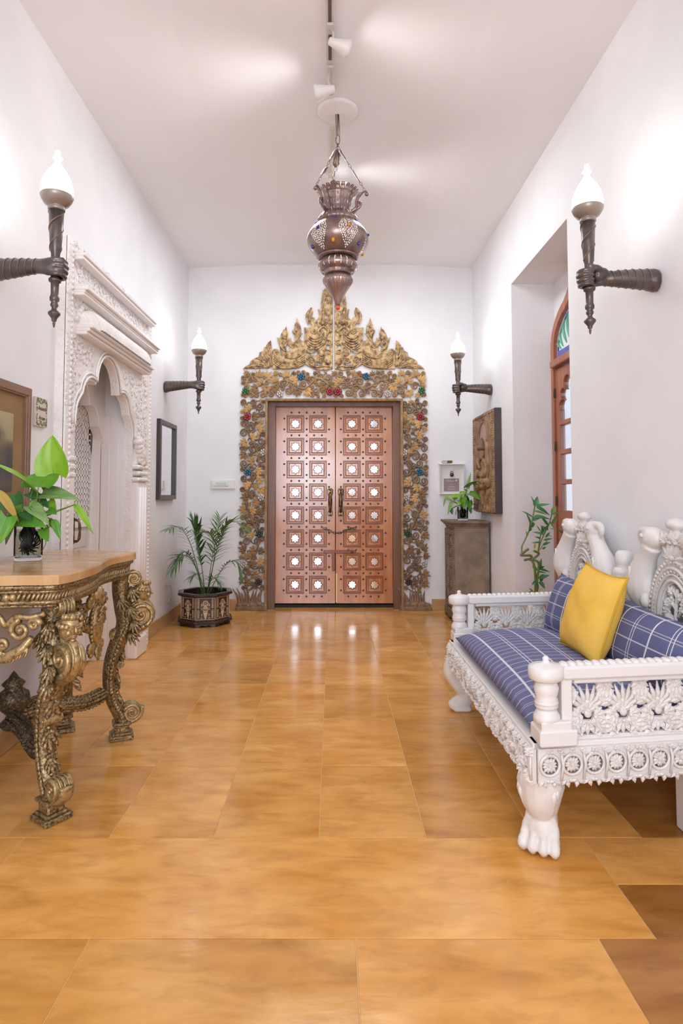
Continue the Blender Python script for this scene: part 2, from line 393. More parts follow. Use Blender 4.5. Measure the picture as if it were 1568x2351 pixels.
def leaf_mb(n=5, h=.012, w=.34):
    b = MB()
    for k in range(n):
        a = (k-(n-1)/2)*(2.1/(n-1)) if n > 1 else 0; L = 1-.16*abs(k-(n-1)/2)
        d = Vector((math.sin(a), 0, math.cos(a))); p = Vector((d.z, 0, -d.x))
        q = [Vector((0, 0, 0)), d*.55*L+p*w*.55, d*L, d*.55*L-p*w*.55]
        e = Vector((0, -h*.45, 0)); r = d*.5*L+Vector((0, -h, 0))
        vs_ = [v+Vector((0, h*.3, 0)) for v in q]+[v+e for v in q]+[r]
        b.add(vs_, [(i, (i+1) % 4, 4+(i+1) % 4, 4+i) for i in range(4)]+[(4+i, 4+(i+1) % 4, 8) for i in range(4)])
    b.ball((0, -h*.7, .1), (.14, h*.6, .14), 6, 4)
    return b
def flower_mb(n=6, h=.016):
    b = MB()
    for k in range(n):
        a = 2*PI*k/n+.3; b.ball((.62*math.cos(a), -h*.45, .62*math.sin(a)), (.40, h, .40), 7, 5)
    b.ball((0, -h*1.0, 0), (.3, h*.7, .3), 7, 5)
    return b
leaf_me = [leaf_mb().mesh('leaf', m) for m in M_gold]; leaf3_me = [leaf_mb(3, .012, .42).mesh('leaf', m) for m in M_gold]
flower_me = {k: flower_mb(7 if k == 'red' else 6).mesh('flower', m) for k, m in PAINT.items()}
surround = tag(thing('gilded_carving', '', '', (X0, D, 0)), 'gilded openwork wooden carving with vines, painted flowers and a pointed crest around the studded door', 'carving')
def inst2(name, me, parent, x, y, z, ang, sx):   # a carved piece on the wall plane
    return link(name, me, parent, T(x, y, z) @ RY(ang) @ S(sx, 1, sx))
def vine_panel(x0, x1, z0, z1, flowers, stem, seed, dark_below, horiz=False, name='openwork_panel'):
    """stem: list of points; discs are packed around it and each is carved as a curl or a leaf"""
    rnd = random.Random(seed); vb = MB(); Y = D-.016
    st = bez([(x, Y, z) for x, z in stem], 8); vb.tube(st, .0115, 6, flat=1.1, up=(0, -1, 0))
    discs = [(fx, fz, .036, 'f', k) for fx, fz, k in flowers]
    for R in (.046, .038, .030, .023, .017):
        for _ in range(1500 if R > .02 else 900):
            x, z = rnd.uniform(x0+R*.85, x1-R*.85), rnd.uniform(z0+R*.85, z1-R*.85)
            if all((x-a)**2+(z-c)**2 > ((R+r)*.88)**2 for a, c, r, *_q in discs): discs.append((x, z, R, rnd.choice('ccll' if R > .025 else 'ccl'), None))
    pan_leaves = []
    for x, z, R, kind, k in discs:
        near = min(st, key=lambda p: (p.x-x)**2+(p.z-z)**2); v = Vector((x-near.x, z-near.z)); a = math.atan2(v.y, v.x)
        sg = rnd.choice((-1, 1)); base = Vector((near.x, Y, near.z))
        if kind == 'c':
            pts = spiral((x, z), R*.92, a+PI, 1.55, 13, .22, sg)
            pts = [(px, Y-.004*math.sin(i*.3), pz) for i, (px, pz) in enumerate(pts)]
            m = len(pts); vb.tube(pts, [.0098-.004*i/m for i in range(m)], 5, flat=1.2, up=(0, -1, 0)); vb.ball(pts[-1], .0085, 6, 4)
            if rnd.random() < .7:
                t = a+PI+sg*PI*.3; vb.tube([(x+R*math.cos(t), Y, z+R*math.sin(t)), (x+1.6*R*math.cos(t+.25*sg), Y, z+1.6*R*math.sin(t+.25*sg))], [.006, .002], 4, up=(0, -1, 0))
        else: pan_leaves.append((x, z, R, kind, k, a))
        if v.length > R*1.05:
            d = v.normalized(); n = Vector((-d.y, d.x))*sg*v.length*.18; e = v-d*R*.8
            q = bez([(near.x, Y+.003, near.z), (near.x+e.x*.5+n.x, Y+.003, near.z+e.y*.5+n.y), (near.x+e.x, Y, near.z+e.y)], 4)
            if v.length < .16: vb.tube(q, [.0085-.003*i/8 for i in range(len(q))], 5, up=(0, -1, 0))
    P = obj(name, vb, M_vine if not dark_below else M_vinedark, surround)
    for x, z, R, kind, k, a in pan_leaves:
        if kind == 'f': inst2('flower', flower_me[k], P, x, Y-.004, z, 0, R*1.08 if k != 'red' else R*1.12)
        else:
            dark = 1 if (rnd.random() < (.75 if z < .95 else .3)) else 0
            me = (leaf_me if R > .02 else leaf3_me)[dark]
            ang = PI/2-a+rnd.uniform(-.5, .5)
            inst2('leaf', me, P, x-.55*R*math.sin(ang), Y-.003, z-.55*R*math.cos(ang), ang, R*1.95)
    return P
# side posts: strips 63 grid units wide
for sgn, seed in ((-1, 3), (1, 8)):
    xa, xb = sorted((GX(sgn*153), GX(sgn*218)))
    xm = (xa+xb)/2
    fl = [(216-17, 440, 'red'), (216-19, 313, 'blue'), (161, 358, 'white'), (166, 255, 'white'), (169, 173, 'pine'), (204, 104, 'white'), (170, 64, 'dark')]
    fl = [(GX(sgn*g), z*u_, k) for g, z, k in fl]
    stem = [(xm+sgn*.065*math.sin(i*1.15+.6), .17+i*.145) for i in range(14)]
    P = vine_panel(xa+.012, xb-.006 if sgn > 0 else xb-.012, .20, 2.115, fl, stem, seed, True, name='side_post')
    b = MB()   # root foot: rocks and blades of grass standing on a plinth
    b.box((xm, D-.024, .02), (xb-xa+.03, .044, .04), .005)
    rr = random.Random(seed)
    for k in range(7): b.ball((xa+.03+(xb-xa-.06)*k/6, D-.023, .045+.012*(k % 2)), (.045, .02, .032), 8, 5)
    for k in range(9):
        x = xa+.02+(xb-xa-.04)*k/10; dx = (x-xm)*.5+rr.uniform(-.02, .02); hgt = rr.uniform(.12, .2)
        b.tube(bez([(x, D-.016, .05), (x+dx*.2, D-.02, .05+hgt*.5), (x+dx, D-.016, .05+hgt)], 5), lin(.026, .003, 11), 6, flat=.5, up=(0, -1, 0))
    obj('root_carving', b, M_vinedark, surround)
    b = MB(); e = DX0-.008 if sgn < 0 else DX1+.008; b.box((e, D-.025, 1.05), (.024, .045, 2.1), .004)
    obj('edge_moulding', b, M_vine, surround)
b = MB(); b.box(((DX0+DX1)/2, D-.025, DZ+.006), (DX1-DX0+.04, .045, .026), .004); obj('edge_moulding', b, M_gold[1], surround)
# lintel
fl = [(-75, 533, 'blue'), (75, 534, 'blue'), (-9, 498, 'red'), (9, 498, 'red'), (-203, 500, 'green'), (203, 501, 'green'), (-124, 493, 'white'), (124, 493, 'white')]
fl = [(GX(g), z*u_, k) for g, z, k in fl]
stem = [(GX(g), z*u_) for g, z in ((-212, 490), (-190, 535), (-150, 510), (-110, 525), (-70, 505), (-35, 530), (0, 510), (35, 530), (70, 505), (110, 525), (150, 510), (190, 535), (212, 490))]
vine_panel(GX(-213), GX(213), 2.125, GX(0)*0+548*u_, fl, stem, 21, False, name='lintel_panel')

# pediment, carved in relief: half outlines on the grid (distance from the centre line, height)
def q3(p): return [(766-(540+a/6.817), 1400-(700+b_/6.817)) for a, b_ in p]
PA = q3([(110, 1010), (150, 970), (215, 935), (225, 890), (285, 845), (360, 815), (368, 755), (430, 720), (445, 670), (480, 650), (505, 590), (550, 555), (560, 640), (572, 790), (560, 860), (575, 960), (480, 1000)])
PB = q3([(575, 1012), (572, 800), (595, 725), (625, 708), (645, 745), (665, 760), (690, 740), (700, 690), (672, 600), (645, 508), (692, 522), (715, 440), (735, 420), (745, 385), (772, 375), (790, 330), (803, 390), (822, 440), (820, 515), (862, 515), (872, 570), (910, 590), (925, 545), (915, 470), (883, 395), (915, 370), (920, 310), (945, 260), (960, 190), (985, 270), (1020, 330), (1030, 400), (1025, 440), (985, 455), (990, 500), (1040, 560), (1078, 575), (1088, 700), (1085, 930), (1040, 975), (950, 1005), (800, 1018)])
PBh = [q3([(770, 600), (790, 585), (835, 640), (845, 735), (800, 720)])]
PC = [(a, z) for a, z in ([(766-(540+x/6.817), 1400-(700+y/6.817)) for x, y in ((1090, 935), (1078, 700), (1075, 345), (1110, 352), (1180, 345), (1200, 310), (1150, 260), (1100, 205), (1092, 150), (1120, 90), (1190, 25), (1215, 100), (1195, 180), (1235, 190), (1260, 235), (1300, 205), (1310, 150), (1293, 50), (1325, 75), (1340, 10))] + [(28.5, 715), (25, 735), (18, 742), (11, 744.5), (4, 735), (2.2, 730), (2.2, 552), (20, 548), (45, 551)])]
PCh = [q3([(1165, 700), (1270, 665), (1285, 790), (1180, 805)]), q3([(1105, 850), (1150, 825), (1185, 880), (1140, 920)]), q3([(1270, 900), (1330, 880), (1360, 940), (1300, 960)]), q3([(1425, 640), (1470, 610), (1490, 680), (1430, 700)])]
def relief(side, outer, holes, name, ridges, swirls, dots=(), yt=.022):
    f = lambda p: (GX(side*p[0]), p[1]*u_)
    b = MB(); Yp = D-yt
    b.plate([f(p) for p in outer], [[f(p) for p in h] for h in holes], Yp, D-.002, .005)
    for r in ridges:
        pts = bez([(*f(p)[:1], Yp-.006, f(p)[1]) for p in r[0]], 6); m = len(pts)
        b.tube(pts, [r[1]*(.35+.65*math.sin(PI*min(.97, .12+.88*i/m))) for i in range(m)], 6, flat=.9, up=(0, -1, 0))
    for (c, r, a0, t, sg) in swirls:
        pts = spiral(f(c), r*u_, a0 if side > 0 else PI-a0, t, 14, .12, sg*side); pts = [(x, Yp-.005, z) for x, z in pts]; m = len(pts)
        b.tube(pts, [.0085-.004*i/m for i in range(m)], 6, up=(0, -1, 0)); b.ball(pts[-1], .012, 7, 5)
    for c, r in dots:
        x, z = f(c); b.ball((x, Yp-.004, z), (r*u_, .016, r*u_), 8, 5)
    return obj(name, b, M_gilt, surround)
def fan(o, tips, bend=.12, r=.009):
    out = []
    for t in tips:
        d = (t[0]-o[0], t[1]-o[1]); out.append(([o, (o[0]+d[0]*.5-d[1]*bend, o[1]+d[1]*.5+d[0]*bend), t], r))
    return out
for sd in (-1, 1):
    relief(sd, PA, [], 'corner_flame', fan((150, 553), [(205, 553), (192, 564), (178, 577), (163, 590), (155, 607)])+fan((146, 575), [(158, 596), (146, 612)], -.1)+fan((170, 556), [(196, 556), (185, 568)], .2, .007), [((160, 566), 8, 1.2, 1.3, 1), ((182, 557), 6, 2, 1.3, 1)], [((144, 561), 4)])
    nested = [([(138, 588-i*6), (122, 571-i*4.2), (104, 566-i*3), (84, 572-i*4), (66, 584-i*5)], .010) for i in range(5)]
    nested += [([(112, 588-i*4), (98, 582-i*3), (82, 586-i*3), (66, 598-i*4)], .009) for i in range(3)]
    nested += fan((112, 602), [(124, 617), (118, 626), (110, 643), (106, 628)], .1, .007)+fan((85, 622), [(95, 640), (85, 662), (78, 640)], .08, .007)+[([(110, 592), (120, 600), (122, 612), (112, 620)], .009), ([(84, 604), (90, 612), (80, 626), (72, 634)], .009)]
    relief(sd, PB, PBh, 'naga_wing', nested, [((133, 590), 8, 0, 1.3, 1), ((94, 606), 7, 1, 1.4, -1), ((100, 558), 7, 2, 1.4, 1), ((80, 566), 6, 0, 1.3, 1)], [((113, 624), 5.5), ((86, 643), 5.5), ((86, 632), 4), ((98, 556), 5)])
    ctr = [([(64, 642-i*6), (56, 628-i*6), (44, 622-i*6), (32, 626-i*6), (22, 636-i*5)], .010) for i in range(5)]
    ctr += [([(64, 592), (52, 588), (40, 596), (34, 606)], .009), ([(62, 600), (50, 598), (42, 606)], .008), ([(58, 656), (62, 672), (58, 684), (52, 694)], .012), ([(54, 656), (57, 672), (54, 684)], .008), ([(20, 590), (22, 575), (14, 565), (6, 566)], .009), ([(58, 566), (48, 558), (34, 556), (20, 558), (6, 554)], .009)]
    ctr += [([(26, 690), (24, 705), (18, 725), (11, 742)], .008), ([(30, 705), (24, 715)], .006), ([(10, 650), (8, 680), (6, 710)], .008), ([(40, 660), (34, 650), (26, 648)], .008)]
    relief(sd, PC, PCh, 'crest_half', ctr, [((52, 572), 9, 0, 1.6, 1), ((30, 570), 7, 2, 1.5, -1), ((10, 612), 7, 1, 1.4, 1), ((12, 590), 6, 1, 1.4, 1), ((14, 726), 7, 0, 1.4, 1), ((45, 640), 7, 0, 1.3, -1)], [((13, 567), 6), ((28, 588), 8), ((24, 612), 6), ((8, 660), 6), ((8, 640), 5)])
    # small crowned kneeling figure carved on each half
    b = MB(); fx, y = GX(sd*24), D-.03
    def P(gx, gz): return (fx+sd*gx*u_, y, gz*u_)
    b.ball(P(0, 662), (.026, .016, .034), 10, 7); b.ball(P(0, 683), (.017, .016, .026), 10, 7); b.tube([P(0, 662), P(0, 682)], .010, 6)
    b.lathe([(.019, 0), (.017, .008), (.012, .02), (.007, .034), (.002, .045)], 8, P(0, 686)); b.ball(P(0, 683), (.004, .02, .006), 6, 4)
    for s2 in (-1, 1):
        b.tube([P(s2*5, 668), P(s2*8.5, 658), P(s2*4, 652), P(0, 662)], [.009, .008, .007, .006], 6); b.ball(P(s2*3.6, 684), (.004, .006, .008), 5, 4)
        b.tube([P(s2*3, 650), P(s2*13, 640), P(s2*8, 628)], [.018, .015, .009], 7)
    obj('kneeling_figure', b, M_gilt, surround)
# ---------------------------------------------------------------- carved white doorway in the left wall
ML = T(XL, 0, 0) @ RZ(PI/2)      # local x runs along the wall (world y), local -y points into the hall
MR = T(XR, 0, 0) @ RZ(-PI/2)     # local x is world -y
AC = 3.825
def arc(p, q, h, n=7):
    p, q = Vector(p), Vector(q); m = (p+q)/2; d = (q-p); L = d.length/2; nn = Vector((d.y, -d.x)).normalized()
    R = (L*L+h*h)/(2*h); c = m+nn*(h-R); a0 = math.atan2(p.y-c.y, p.x-c.x); a1 = math.atan2(q.y-c.y, q.x-c.x)
    while a1 < a0: a1 += 2*PI
    return [(c.x+R*math.cos(a0+(a1-a0)*i/n), c.y+R*math.sin(a0+(a1-a0)*i/n)) for i in range(n+1)]
def cusped(cx, hw, zs, z1, xw1, z2, xw2, ztop):
    r = arc((cx+hw, zs), (cx+xw1, z1), .03)+arc((cx+xw1, z1), (cx+xw2, z2), .055)[1:]
    top = arc((cx+xw2, z2), (cx-xw2, z2), ztop-z2, 14)
    l = [(2*cx-x, z) for x, z in r[::-1]]
    return r+top[1:-1]+l
head = cusped(AC, .485, 1.52, 1.70, .40, 1.805, .195, 2.0)
trim = thing('trim_1', '', '', (XL, AC, 0)); del trim['label'], trim['category']; struct(trim)
SY0, SY1 = 3.20, 4.735
b = MB(); b.M = ML
ol = [(SY0, 0), (AC-.485, 0)]+head[::-1]+[(AC+.485, 0), (SY1, 0), (SY1, 2.54), (SY0, 2.54)]
b.plate(ol, [], -.055, .0, .004); obj('carved_field', b, M_carvedwhite, trim)
b = MB(); b.M = ML     # edge band round the arch, and pilasters
for dlt, y in ((.022, -.064), (.045, -.060)):
    pts = [(AC+(x-AC)*(1+dlt/.485), z+dlt*.9*(1 if z > 1.6 else .4)) for x, z in head]
    b.tube([(x, y, z) for x, z in pts], .008, 5)
obj('arch_moulding', b, M_whitetrim, trim)
b = MB(); b.M = ML; x = AC+.60
b.box((x, -.065, .62), (.20, .05, 1.24), .008)
for k in (-1, 0, 1): b.tube([(x+k*.055, -.09, .16), (x+k*.055, -.09, 1.2)], .018, 6)
b.box((x, -.07, .07), (.25, .075, .14), .012)
for z, wd, h in ((1.255, .24, .03), (1.30, .22, .03), (1.345, .235, .03)): b.box((x, -.075, z), (wd, .06, h), .01)
obj('pilaster', b, M_whitetrim, trim)
b = MB(); b.M = ML    # bracket capital: hanging bud, scrolls
for k in range(5): b.ball((x-.03-.018*k, -.085, 1.40+.03*k), (.035, .035, .028), 8, 6)
for k in range(3): b.ball((x-.02-.025*k, -.10, 1.38+.045*k), .022, 8, 6)
b.tube(bez([(x+.02, -.085, 1.37), (x-.03, -.095, 1.42), (x-.09, -.09, 1.50), (x-.11, -.085, 1.56)], 5), [.03]*8+[.022]*8, 8)
b.box((x, -.06, 1.46), (.18, .03, .2), .01)
obj('bracket_capital', b, M_carvedwhite, trim)
b = MB(); b.M = ML; x = SY0+.10
b.box((x, -.045, .62), (.07, .035, 1.24), .006)
for z in (1.255, 1.30, 1.345): b.box((x, -.048, z), (.08, .04, .03), .008)
obj('pilaster', b, M_whitetrim, trim)
for sgn in (-1, 1):
    b = MB(); b.M = ML; xe = SY1-.03 if sgn > 0 else SY0+.03
    b.box((xe, -.052, 1.27), (.06, .016, 2.54), .004)
    for k in range(84): b.ball((xe-sgn*.022, -.062, .02+k*.03), (.009, .009, .012), 6, 4)
    obj('beaded_border', b, M_whitetrim, trim)
def mould(name, z0, steps, y0, y1, m=M_whitetrim):
    b = MB(); b.M = ML
    for zo, h, pr in steps: b.box(((y0+y1)/2, -pr/2-.03, z0+zo+h/2), (y1-y0, pr+.06, h), .004)
    return obj(name, b, m, trim)
mould('upper_cornice', 2.435, [(0, .02, .05), (.02, .016, .06), (.036, .012, .042)], SY0+.07, SY1-.1)
mould('main_cornice', 2.235, [(0, .016, .06), (.016, .014, .065), (.030, .022, .08), (.052, .012, .07)], SY0+.07, SY1-.06)
mould('awning_moulding', 2.035, [(0, .018, .055), (.018, .018, .07), (.036, .02, .088)], SY0+.13, SY1-.24)
b = MB(); b.M = ML     # curved, ribbed awning
A0, A1 = SY0+.14, SY1-.25
def awn(u, v):
    x = A0+(A1-A0)*u; e = min(u, 1-u)*(A1-A0); end = min(1, e/.12); t = v*PI/2
    k = 1+.16*abs(math.sin(u*PI*38))
    return (x, -.03-.10*k*math.cos(t)*(end**.5)-.02, 2.085+.125*math.sin(t)*(.35+.65*end**.5))
b.surf(awn, 380, 8); obj('curved_awning', b, M_carvedwhite, trim)
b = MB(); b.M = ML
for k in range(52):
    t = k/51; x = A0-.03+(A1-A0+.06)*t; z = 2.215-.10*max(0, abs(t-.5)*2-.86)/.14
    b.ball((x, -.062, z), (.014, .014, .018), 6, 4)
    if k % 2: b.ball((x, -.058, z+.022), (.009, .01, .012), 5, 4)
obj('awning_crest', b, M_carvedwhite, trim)
b = MB(); b.M = ML; rr = random.Random(4)      # relief scrolls over the spandrels, frieze and top border
def in_arch(x, z): return z < 1.5 or (abs(x-AC) < .50 and z < 1.72) or (abs(x-AC) < .42 and z < 1.90) or (abs(x-AC) < .25 and z < 2.03)
for x0, x1, z0, z1, n in ((SY0+.10, SY1-.12, 1.50, 2.03, 420), (SY0+.08, SY1-.12, 2.295, 2.43, 330), (SY0+.06, SY1-.06, 2.48, 2.535, 130), (SY0+.08, SY1-.2, 2.19, 2.235, 120), (SY0+.005, SY0+.03, .1, 2.5, 90), (SY0+.085, SY0+.125, 1.4, 2.02, 60)):
    for _ in range(n):
        x, z = rr.uniform(x0, x1), rr.uniform(z0, z1)
        if z < 2.03 and in_arch(x, z): continue
        pts = spiral((x, z), rr.uniform(.011, .020), rr.uniform(0, 6), 1.2, 8, .2, rr.choice((-1, 1)))
        b.tube([(p, -.058, q) for p, q in pts], .0042, 4); b.ball((x, -.059, z), .006, 5, 4)
stuff(obj('scroll_relief', b, M_whitetrim, trim))
# reveal mouldings and the white lattice door at the back of the opening
b = MB(); b.M = ML
for sgn in (-1, 1):
    for k, (yy, ww) in enumerate(((.04, .012), (.10, .022), (.165, .034))): b.box((AC+sgn*(.485-ww/2), yy+.03, .85), (ww, .06, 1.7), .003)
arch2 = cusped(AC, .485, 1.40, 1.62, .37, 1.74, .20, 1.93)
b.plate([(AC-.52, 1.40)]+[(AC-.52, 2.08), (AC+.52, 2.08), (AC+.52, 1.40)]+arch2, [], .14, .21, .004)
obj('reveal_moulding', b, M_whitetrim, trim)
door2 = thing('door_2', '', '', (-1.68, AC, 0)); del door2['label'], door2['category']; struct(door2)
MD = T(-1.695, 0, 0) @ RZ(PI/2)
for sgn in (-1, 1):
    xa, xb = sorted((AC+sgn*.004, AC+sgn*.483)); lx0, lx1 = (xa+.10, xb-.075) if sgn > 0 else (xa+.075, xb-.10)
    lat = [(lx0, .975), (lx1, .975)]+[(lx1-sgn*0, 1.42)]+(arc((lx1, 1.42), (lx0, 1.74), .03) if sgn > 0 else arc((lx1, 1.74), (lx0, 1.42), .03))
    b = MB(); b.M = MD
    low = [(lx0, .10), (lx1, .10), (lx1, .72), (lx0, .72)]; mid = [(lx0, .77), (lx1, .77), (lx1, .93), (lx0, .93)]
    b.plate([(xa, .01), (xb, .01), (xb, 1.98), (xa, 1.98)], [lat, mid, low], -.02, .02, .004)
    leaf = obj('door_leaf', b, M_doorwhite, door2)
    for nm, (z0, z1) in (('lower_panel', (.10, .72)), ('middle_panel', (.77, .93))):
        b = MB(); b.M = MD; b.box(((lx0+lx1)/2, .004, (z0+z1)/2), (lx1-lx0, .012, z1-z0), 0); b.box(((lx0+lx1)/2, -.004, (z0+z1)/2), (lx1-lx0-.07, .012, z1-z0-.05), .005)
        obj(nm, b, M_doorwhite if nm[0] == 'l' else mat('pale_grey_panel', (.62, .58, .58), rough=.6), leaf)
    b = MB(); b.M = MD
    for k in range(1, 7): x = lx0+(lx1-lx0)*k/7; b.box((x, -.002, 1.36), (.014, .02, .78))
    for k in range(19):
        z = .99+k*.041
        b.box(((lx0+lx1)/2, -.004, z), (lx1-lx0, .016, .010))
    obj('lattice', b, M_doorwhite, leaf)
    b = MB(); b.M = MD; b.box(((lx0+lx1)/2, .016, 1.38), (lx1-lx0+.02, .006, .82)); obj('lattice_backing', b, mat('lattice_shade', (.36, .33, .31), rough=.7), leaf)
    b = MB(); b.M = MD; hx = AC+sgn*.135
    b.box((hx, -.024, .915), (.012, .008, .17), .003)
    b.tube(bez([(hx, -.024, .985), (hx, -.055, .975), (hx, -.062, .915), (hx, -.055, .855), (hx, -.024, .845)], 4), [.007, .008, .009, .010]*4+[.007], 7)
    obj('door_handle', b, M_brass, leaf)
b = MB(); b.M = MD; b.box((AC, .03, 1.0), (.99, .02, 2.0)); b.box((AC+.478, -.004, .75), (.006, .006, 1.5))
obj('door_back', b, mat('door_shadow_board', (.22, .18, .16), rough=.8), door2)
b = MB(); wallbox(b, XL-.34, XL-.29, 3.2, 4.5, -.1, 2.3); struct(obj('trim_2', b, M_wall))
b = MB(); wallbox(b, DX0-.1, DX1+.1, D+.21, D+.25, -.1, DZ+.1); struct(obj('door_gap_backing', b, M_black))  # added black sheet, stands in for darkness in the gaps around the leaves

# ---------------------------------------------------------------- arched glazed door in the right niche
M_red = mat('red_brown_wood', (.34, .115, .06), (.42, .16, .085), 6, (4, 4, .4), rough=.35, coat=.2)
M_glass = mat('window_glass', (.95, .97, .97), rough=.03, trans=1., ior=1.1)
M_glassw = mat('white_stained_glass', (.84, .90, .93), rough=.35, emit=0, spec=.4)
M_glassb = mat('blue_stained_glass', (.10, .14, .52), rough=.25)
M_glassg = mat('green_stained_glass', (.12, .42, .30), rough=.25)
NC = 4.225; MN = T(NX-.035, NC, 0) @ RZ(-PI/2)
door3 = thing('door_3', '', '', (NX-.02, NC, 0)); del door3['label'], door3['category']; struct(door3)
def ogee(hw, zs, zt, n=9):
    r = [(hw*math.cos(t), zs+(zt-zs)*.62*math.sin(t)) for t in lin(0, PI*.36, n)]
    e = r[-1]; r += [(e[0]*(1-t)**1.0*(1-.25*math.sin(PI*t)), e[1]+(zt-e[1])*t) for t in lin(.15, 1, 6)]
    return r+[(-x, z) for x, z in r[::-1][1:]]
outer = [(-.495, 0), (.495, 0)]+ogee(.495, 2.28, 2.82); inner_f = [(-.43, 2.175), (.43, 2.175)]+ogee(.43, 2.28, 2.70)
b = MB(); b.M = MN; b.plate(outer, [inner_f, [(-.45, .02), (.45, .02), (.45, 2.12), (-.45, 2.12)]], -.03, .05, .006)
b.box((0, -.03, 2.148), (.9, .05, .055), .006); obj('door_frame', b, M_red, door3)
b = MB(); b.M = MN; b.plate(inner_f, [], .0, .008); fan_ = obj('fanlight', b, M_glassw, door3)
b = MB(); b.M = MN; b.box((0, -.004, 2.215), (.80, .01, .05)); obj('blue_glass_band', b, M_glassb, fan_)
for sgn in (-1, 1):
    b = MB(); b.M = MN
    arcp = [(sgn*.40*math.cos(t), 2.245+.27*math.sin(t)) for t in lin(0, PI*.42, 10)]; b.tube([(x, -.002, z) for x, z in arcp], .009, 5); obj('blue_glass_border', b, M_glassb, fan_)
    for k, (x, z, L) in enumerate(((.30, 2.26, .16), (.23, 2.27, .22), (.15, 2.26, .26), (.34, 2.25, .09))):
        b = MB(); b.M = MN; pts = bez([(sgn*x, -.004, z), (sgn*(x+.045), -.004, z+L*.6), (sgn*(x-.01), -.004, z+L)], 5); b.tube(pts, [.004, .012, .018, .020, .020, .018, .015, .011, .008, .005, .001], 5, flat=.25, up=(1, 0, 0)); obj('green_glass_leaf', b, M_glassg, fan_)
for sgn in (-1, 1):
    xa, xb = (.004, .448) if sgn > 0 else (-.448, -.004); xm = (xa+xb)/2
    g0, g1 = xa+.075, xb-.075
    panes = [(1.03, 1.225), (1.262, 1.45), (1.488, 1.67), (1.708, 1.79)]
    b = MB(); b.M = MN; cus = [(g0, 1.708), (g1, 1.708)]+[(x, z) for x, z in cusped(xm, (g1-g0)/2, 1.78, 1.86, .10, 1.93, .052, 2.03)]
    b.plate([(xa, .03), (xb, .03), (xb, 2.11), (xa, 2.11)], [[(g0, z0), (g1, z0), (g1, z1), (g0, z1)] for z0, z1 in panes[:3]]+[cus, [(g0, .12), (g1, .12), (g1, .93), (g0, .93)]], -.012, .03, .008)
    leaf = obj('door_leaf', b, M_red, door3)
    for z0, z1 in panes[:3]+[(1.7, 2.04)]:
        b = MB(); b.M = MN; b.box((xm, .014, (z0+z1)/2), (g1-g0+.004, .005, z1-z0+.004)); obj('pane', b, M_glass, leaf)
    b = MB(); b.M = MN; b.box((xm, .01, .525), (g1-g0, .02, .81)); b.box((xm, -.002, .525), (g1-g0-.06, .016, .74), .007); obj('lower_panel', b, M_red, leaf)
    b = MB(); b.M = MN
    for z0, z1 in panes[:3]: b.box((xm, .004, z0-.012), (g1-g0, .026, .012), .003)
    obj('glazing_bead', b, M_red, leaf)
    for z in (1.1, 1.52, 1.93):
        b = MB(); b.M = MN; b.box((sgn*.448, -.016, z), (.022, .012, .075), .002); b.tube([(sgn*.449, -.024, z-.036), (sgn*.449, -.024, z+.036)], .005, 6); obj('hinge', b, M_iron, leaf)
# the niche's back wall around the door and an added pale backdrop greying the panes
b = MB(); b.M = T(NX, NC, 0) @ RZ(-PI/2)
b.plate([(-.70, 0), (-.495, 0)]+ogee(.495, 2.28, 2.82)[::-1]+[(.495, 0), (.70, 0), (.70, 2.95), (-.70, 2.95)], [], 0, .16)
struct(obj('trim_4', b, M_wall))
b = MB(); wallbox(b, 3.2, 3.3, 1.5, 7, -.1, 3.2); struct(obj('wall_pane_backdrop', b, M_wall))
b = MB(); wallbox(b, XR+.6, 3.2, 1.5, 7, -.12, -.01); struct(obj('floor_verandah', b, M_skirt))
b = MB(); wallbox(b, XR+.5, 3.3, 1.5, 7, 3.0, 3.1); struct(obj('backdrop_shade_slab', b, M_ceil))  # unseen slab added to dim the backdrop wall outside

# ---------------------------------------------------------------- pictures, plates and signs on the walls
M_dkwood = mat('dark_frame_wood', (.055, .042, .042), (.08, .06, .055), 8, (1, 1, .3), rough=.35)
M_brframe = mat('brown_frame_wood', (.22, .13, .085), (.28, .17, .11), 6, (1, .4, 1), rough=.35)
# large framed picture on the left wall
t = thing('framed_picture', 'large brown wooden framed picture with wide mount beside the green bordered tile', 'picture', (XL, 2.5, 1.345))
y0, y1, z0, z1 = 2.02, 2.905, 1.035, 1.655
b = MB(); b.M = ML
for k, (ins, yy, wd) in enumerate(((0, -.030, .030), (.026, -.038, .014), (.038, -.032, .010))):
    p = [(y0+ins, z0+ins), (y1-ins, z0+ins), (y1-ins, z1-ins), (y0+ins, z1-ins)]; q = [(y0+ins+wd, z0+ins+wd), (y1-ins-wd, z0+ins+wd), (y1-ins-wd, z1-ins-wd), (y0+ins+wd, z1-ins-wd)]
    b.plate(p, [q], yy, -.002, .003)
obj('frame', b, M_brframe, t)
b = MB(); b.M = ML; b.box(((y0+y1)/2, -.012, (z0+z1)/2), (y1-y0-.08, .012, z1-z0-.08)); obj('mount', b, mat('ochre_mount_board', (.27, .165, .075), (.31, .19, .09), 4, rough=.75), t)
mp = bpy.data.materials.new('muted_landscape_print'); mp.use_nodes = True; N_ = mp.node_tree.nodes; L_ = mp.node_tree.links; bs_ = N_['Principled BSDF']; bs_.inputs['Roughness'].default_value = .3
tc = N_.new('ShaderNodeTexCoord'); sx = N_.new('ShaderNodeSeparateXYZ'); L_.new(tc.outputs['Object'], sx.inputs[0])
nz = N_.new('ShaderNodeTexNoise'); nz.inputs['Scale'].default_value = 9; nz.inputs['Detail'].default_value = 5; L_.new(tc.outputs['Object'], nz.inputs[0])
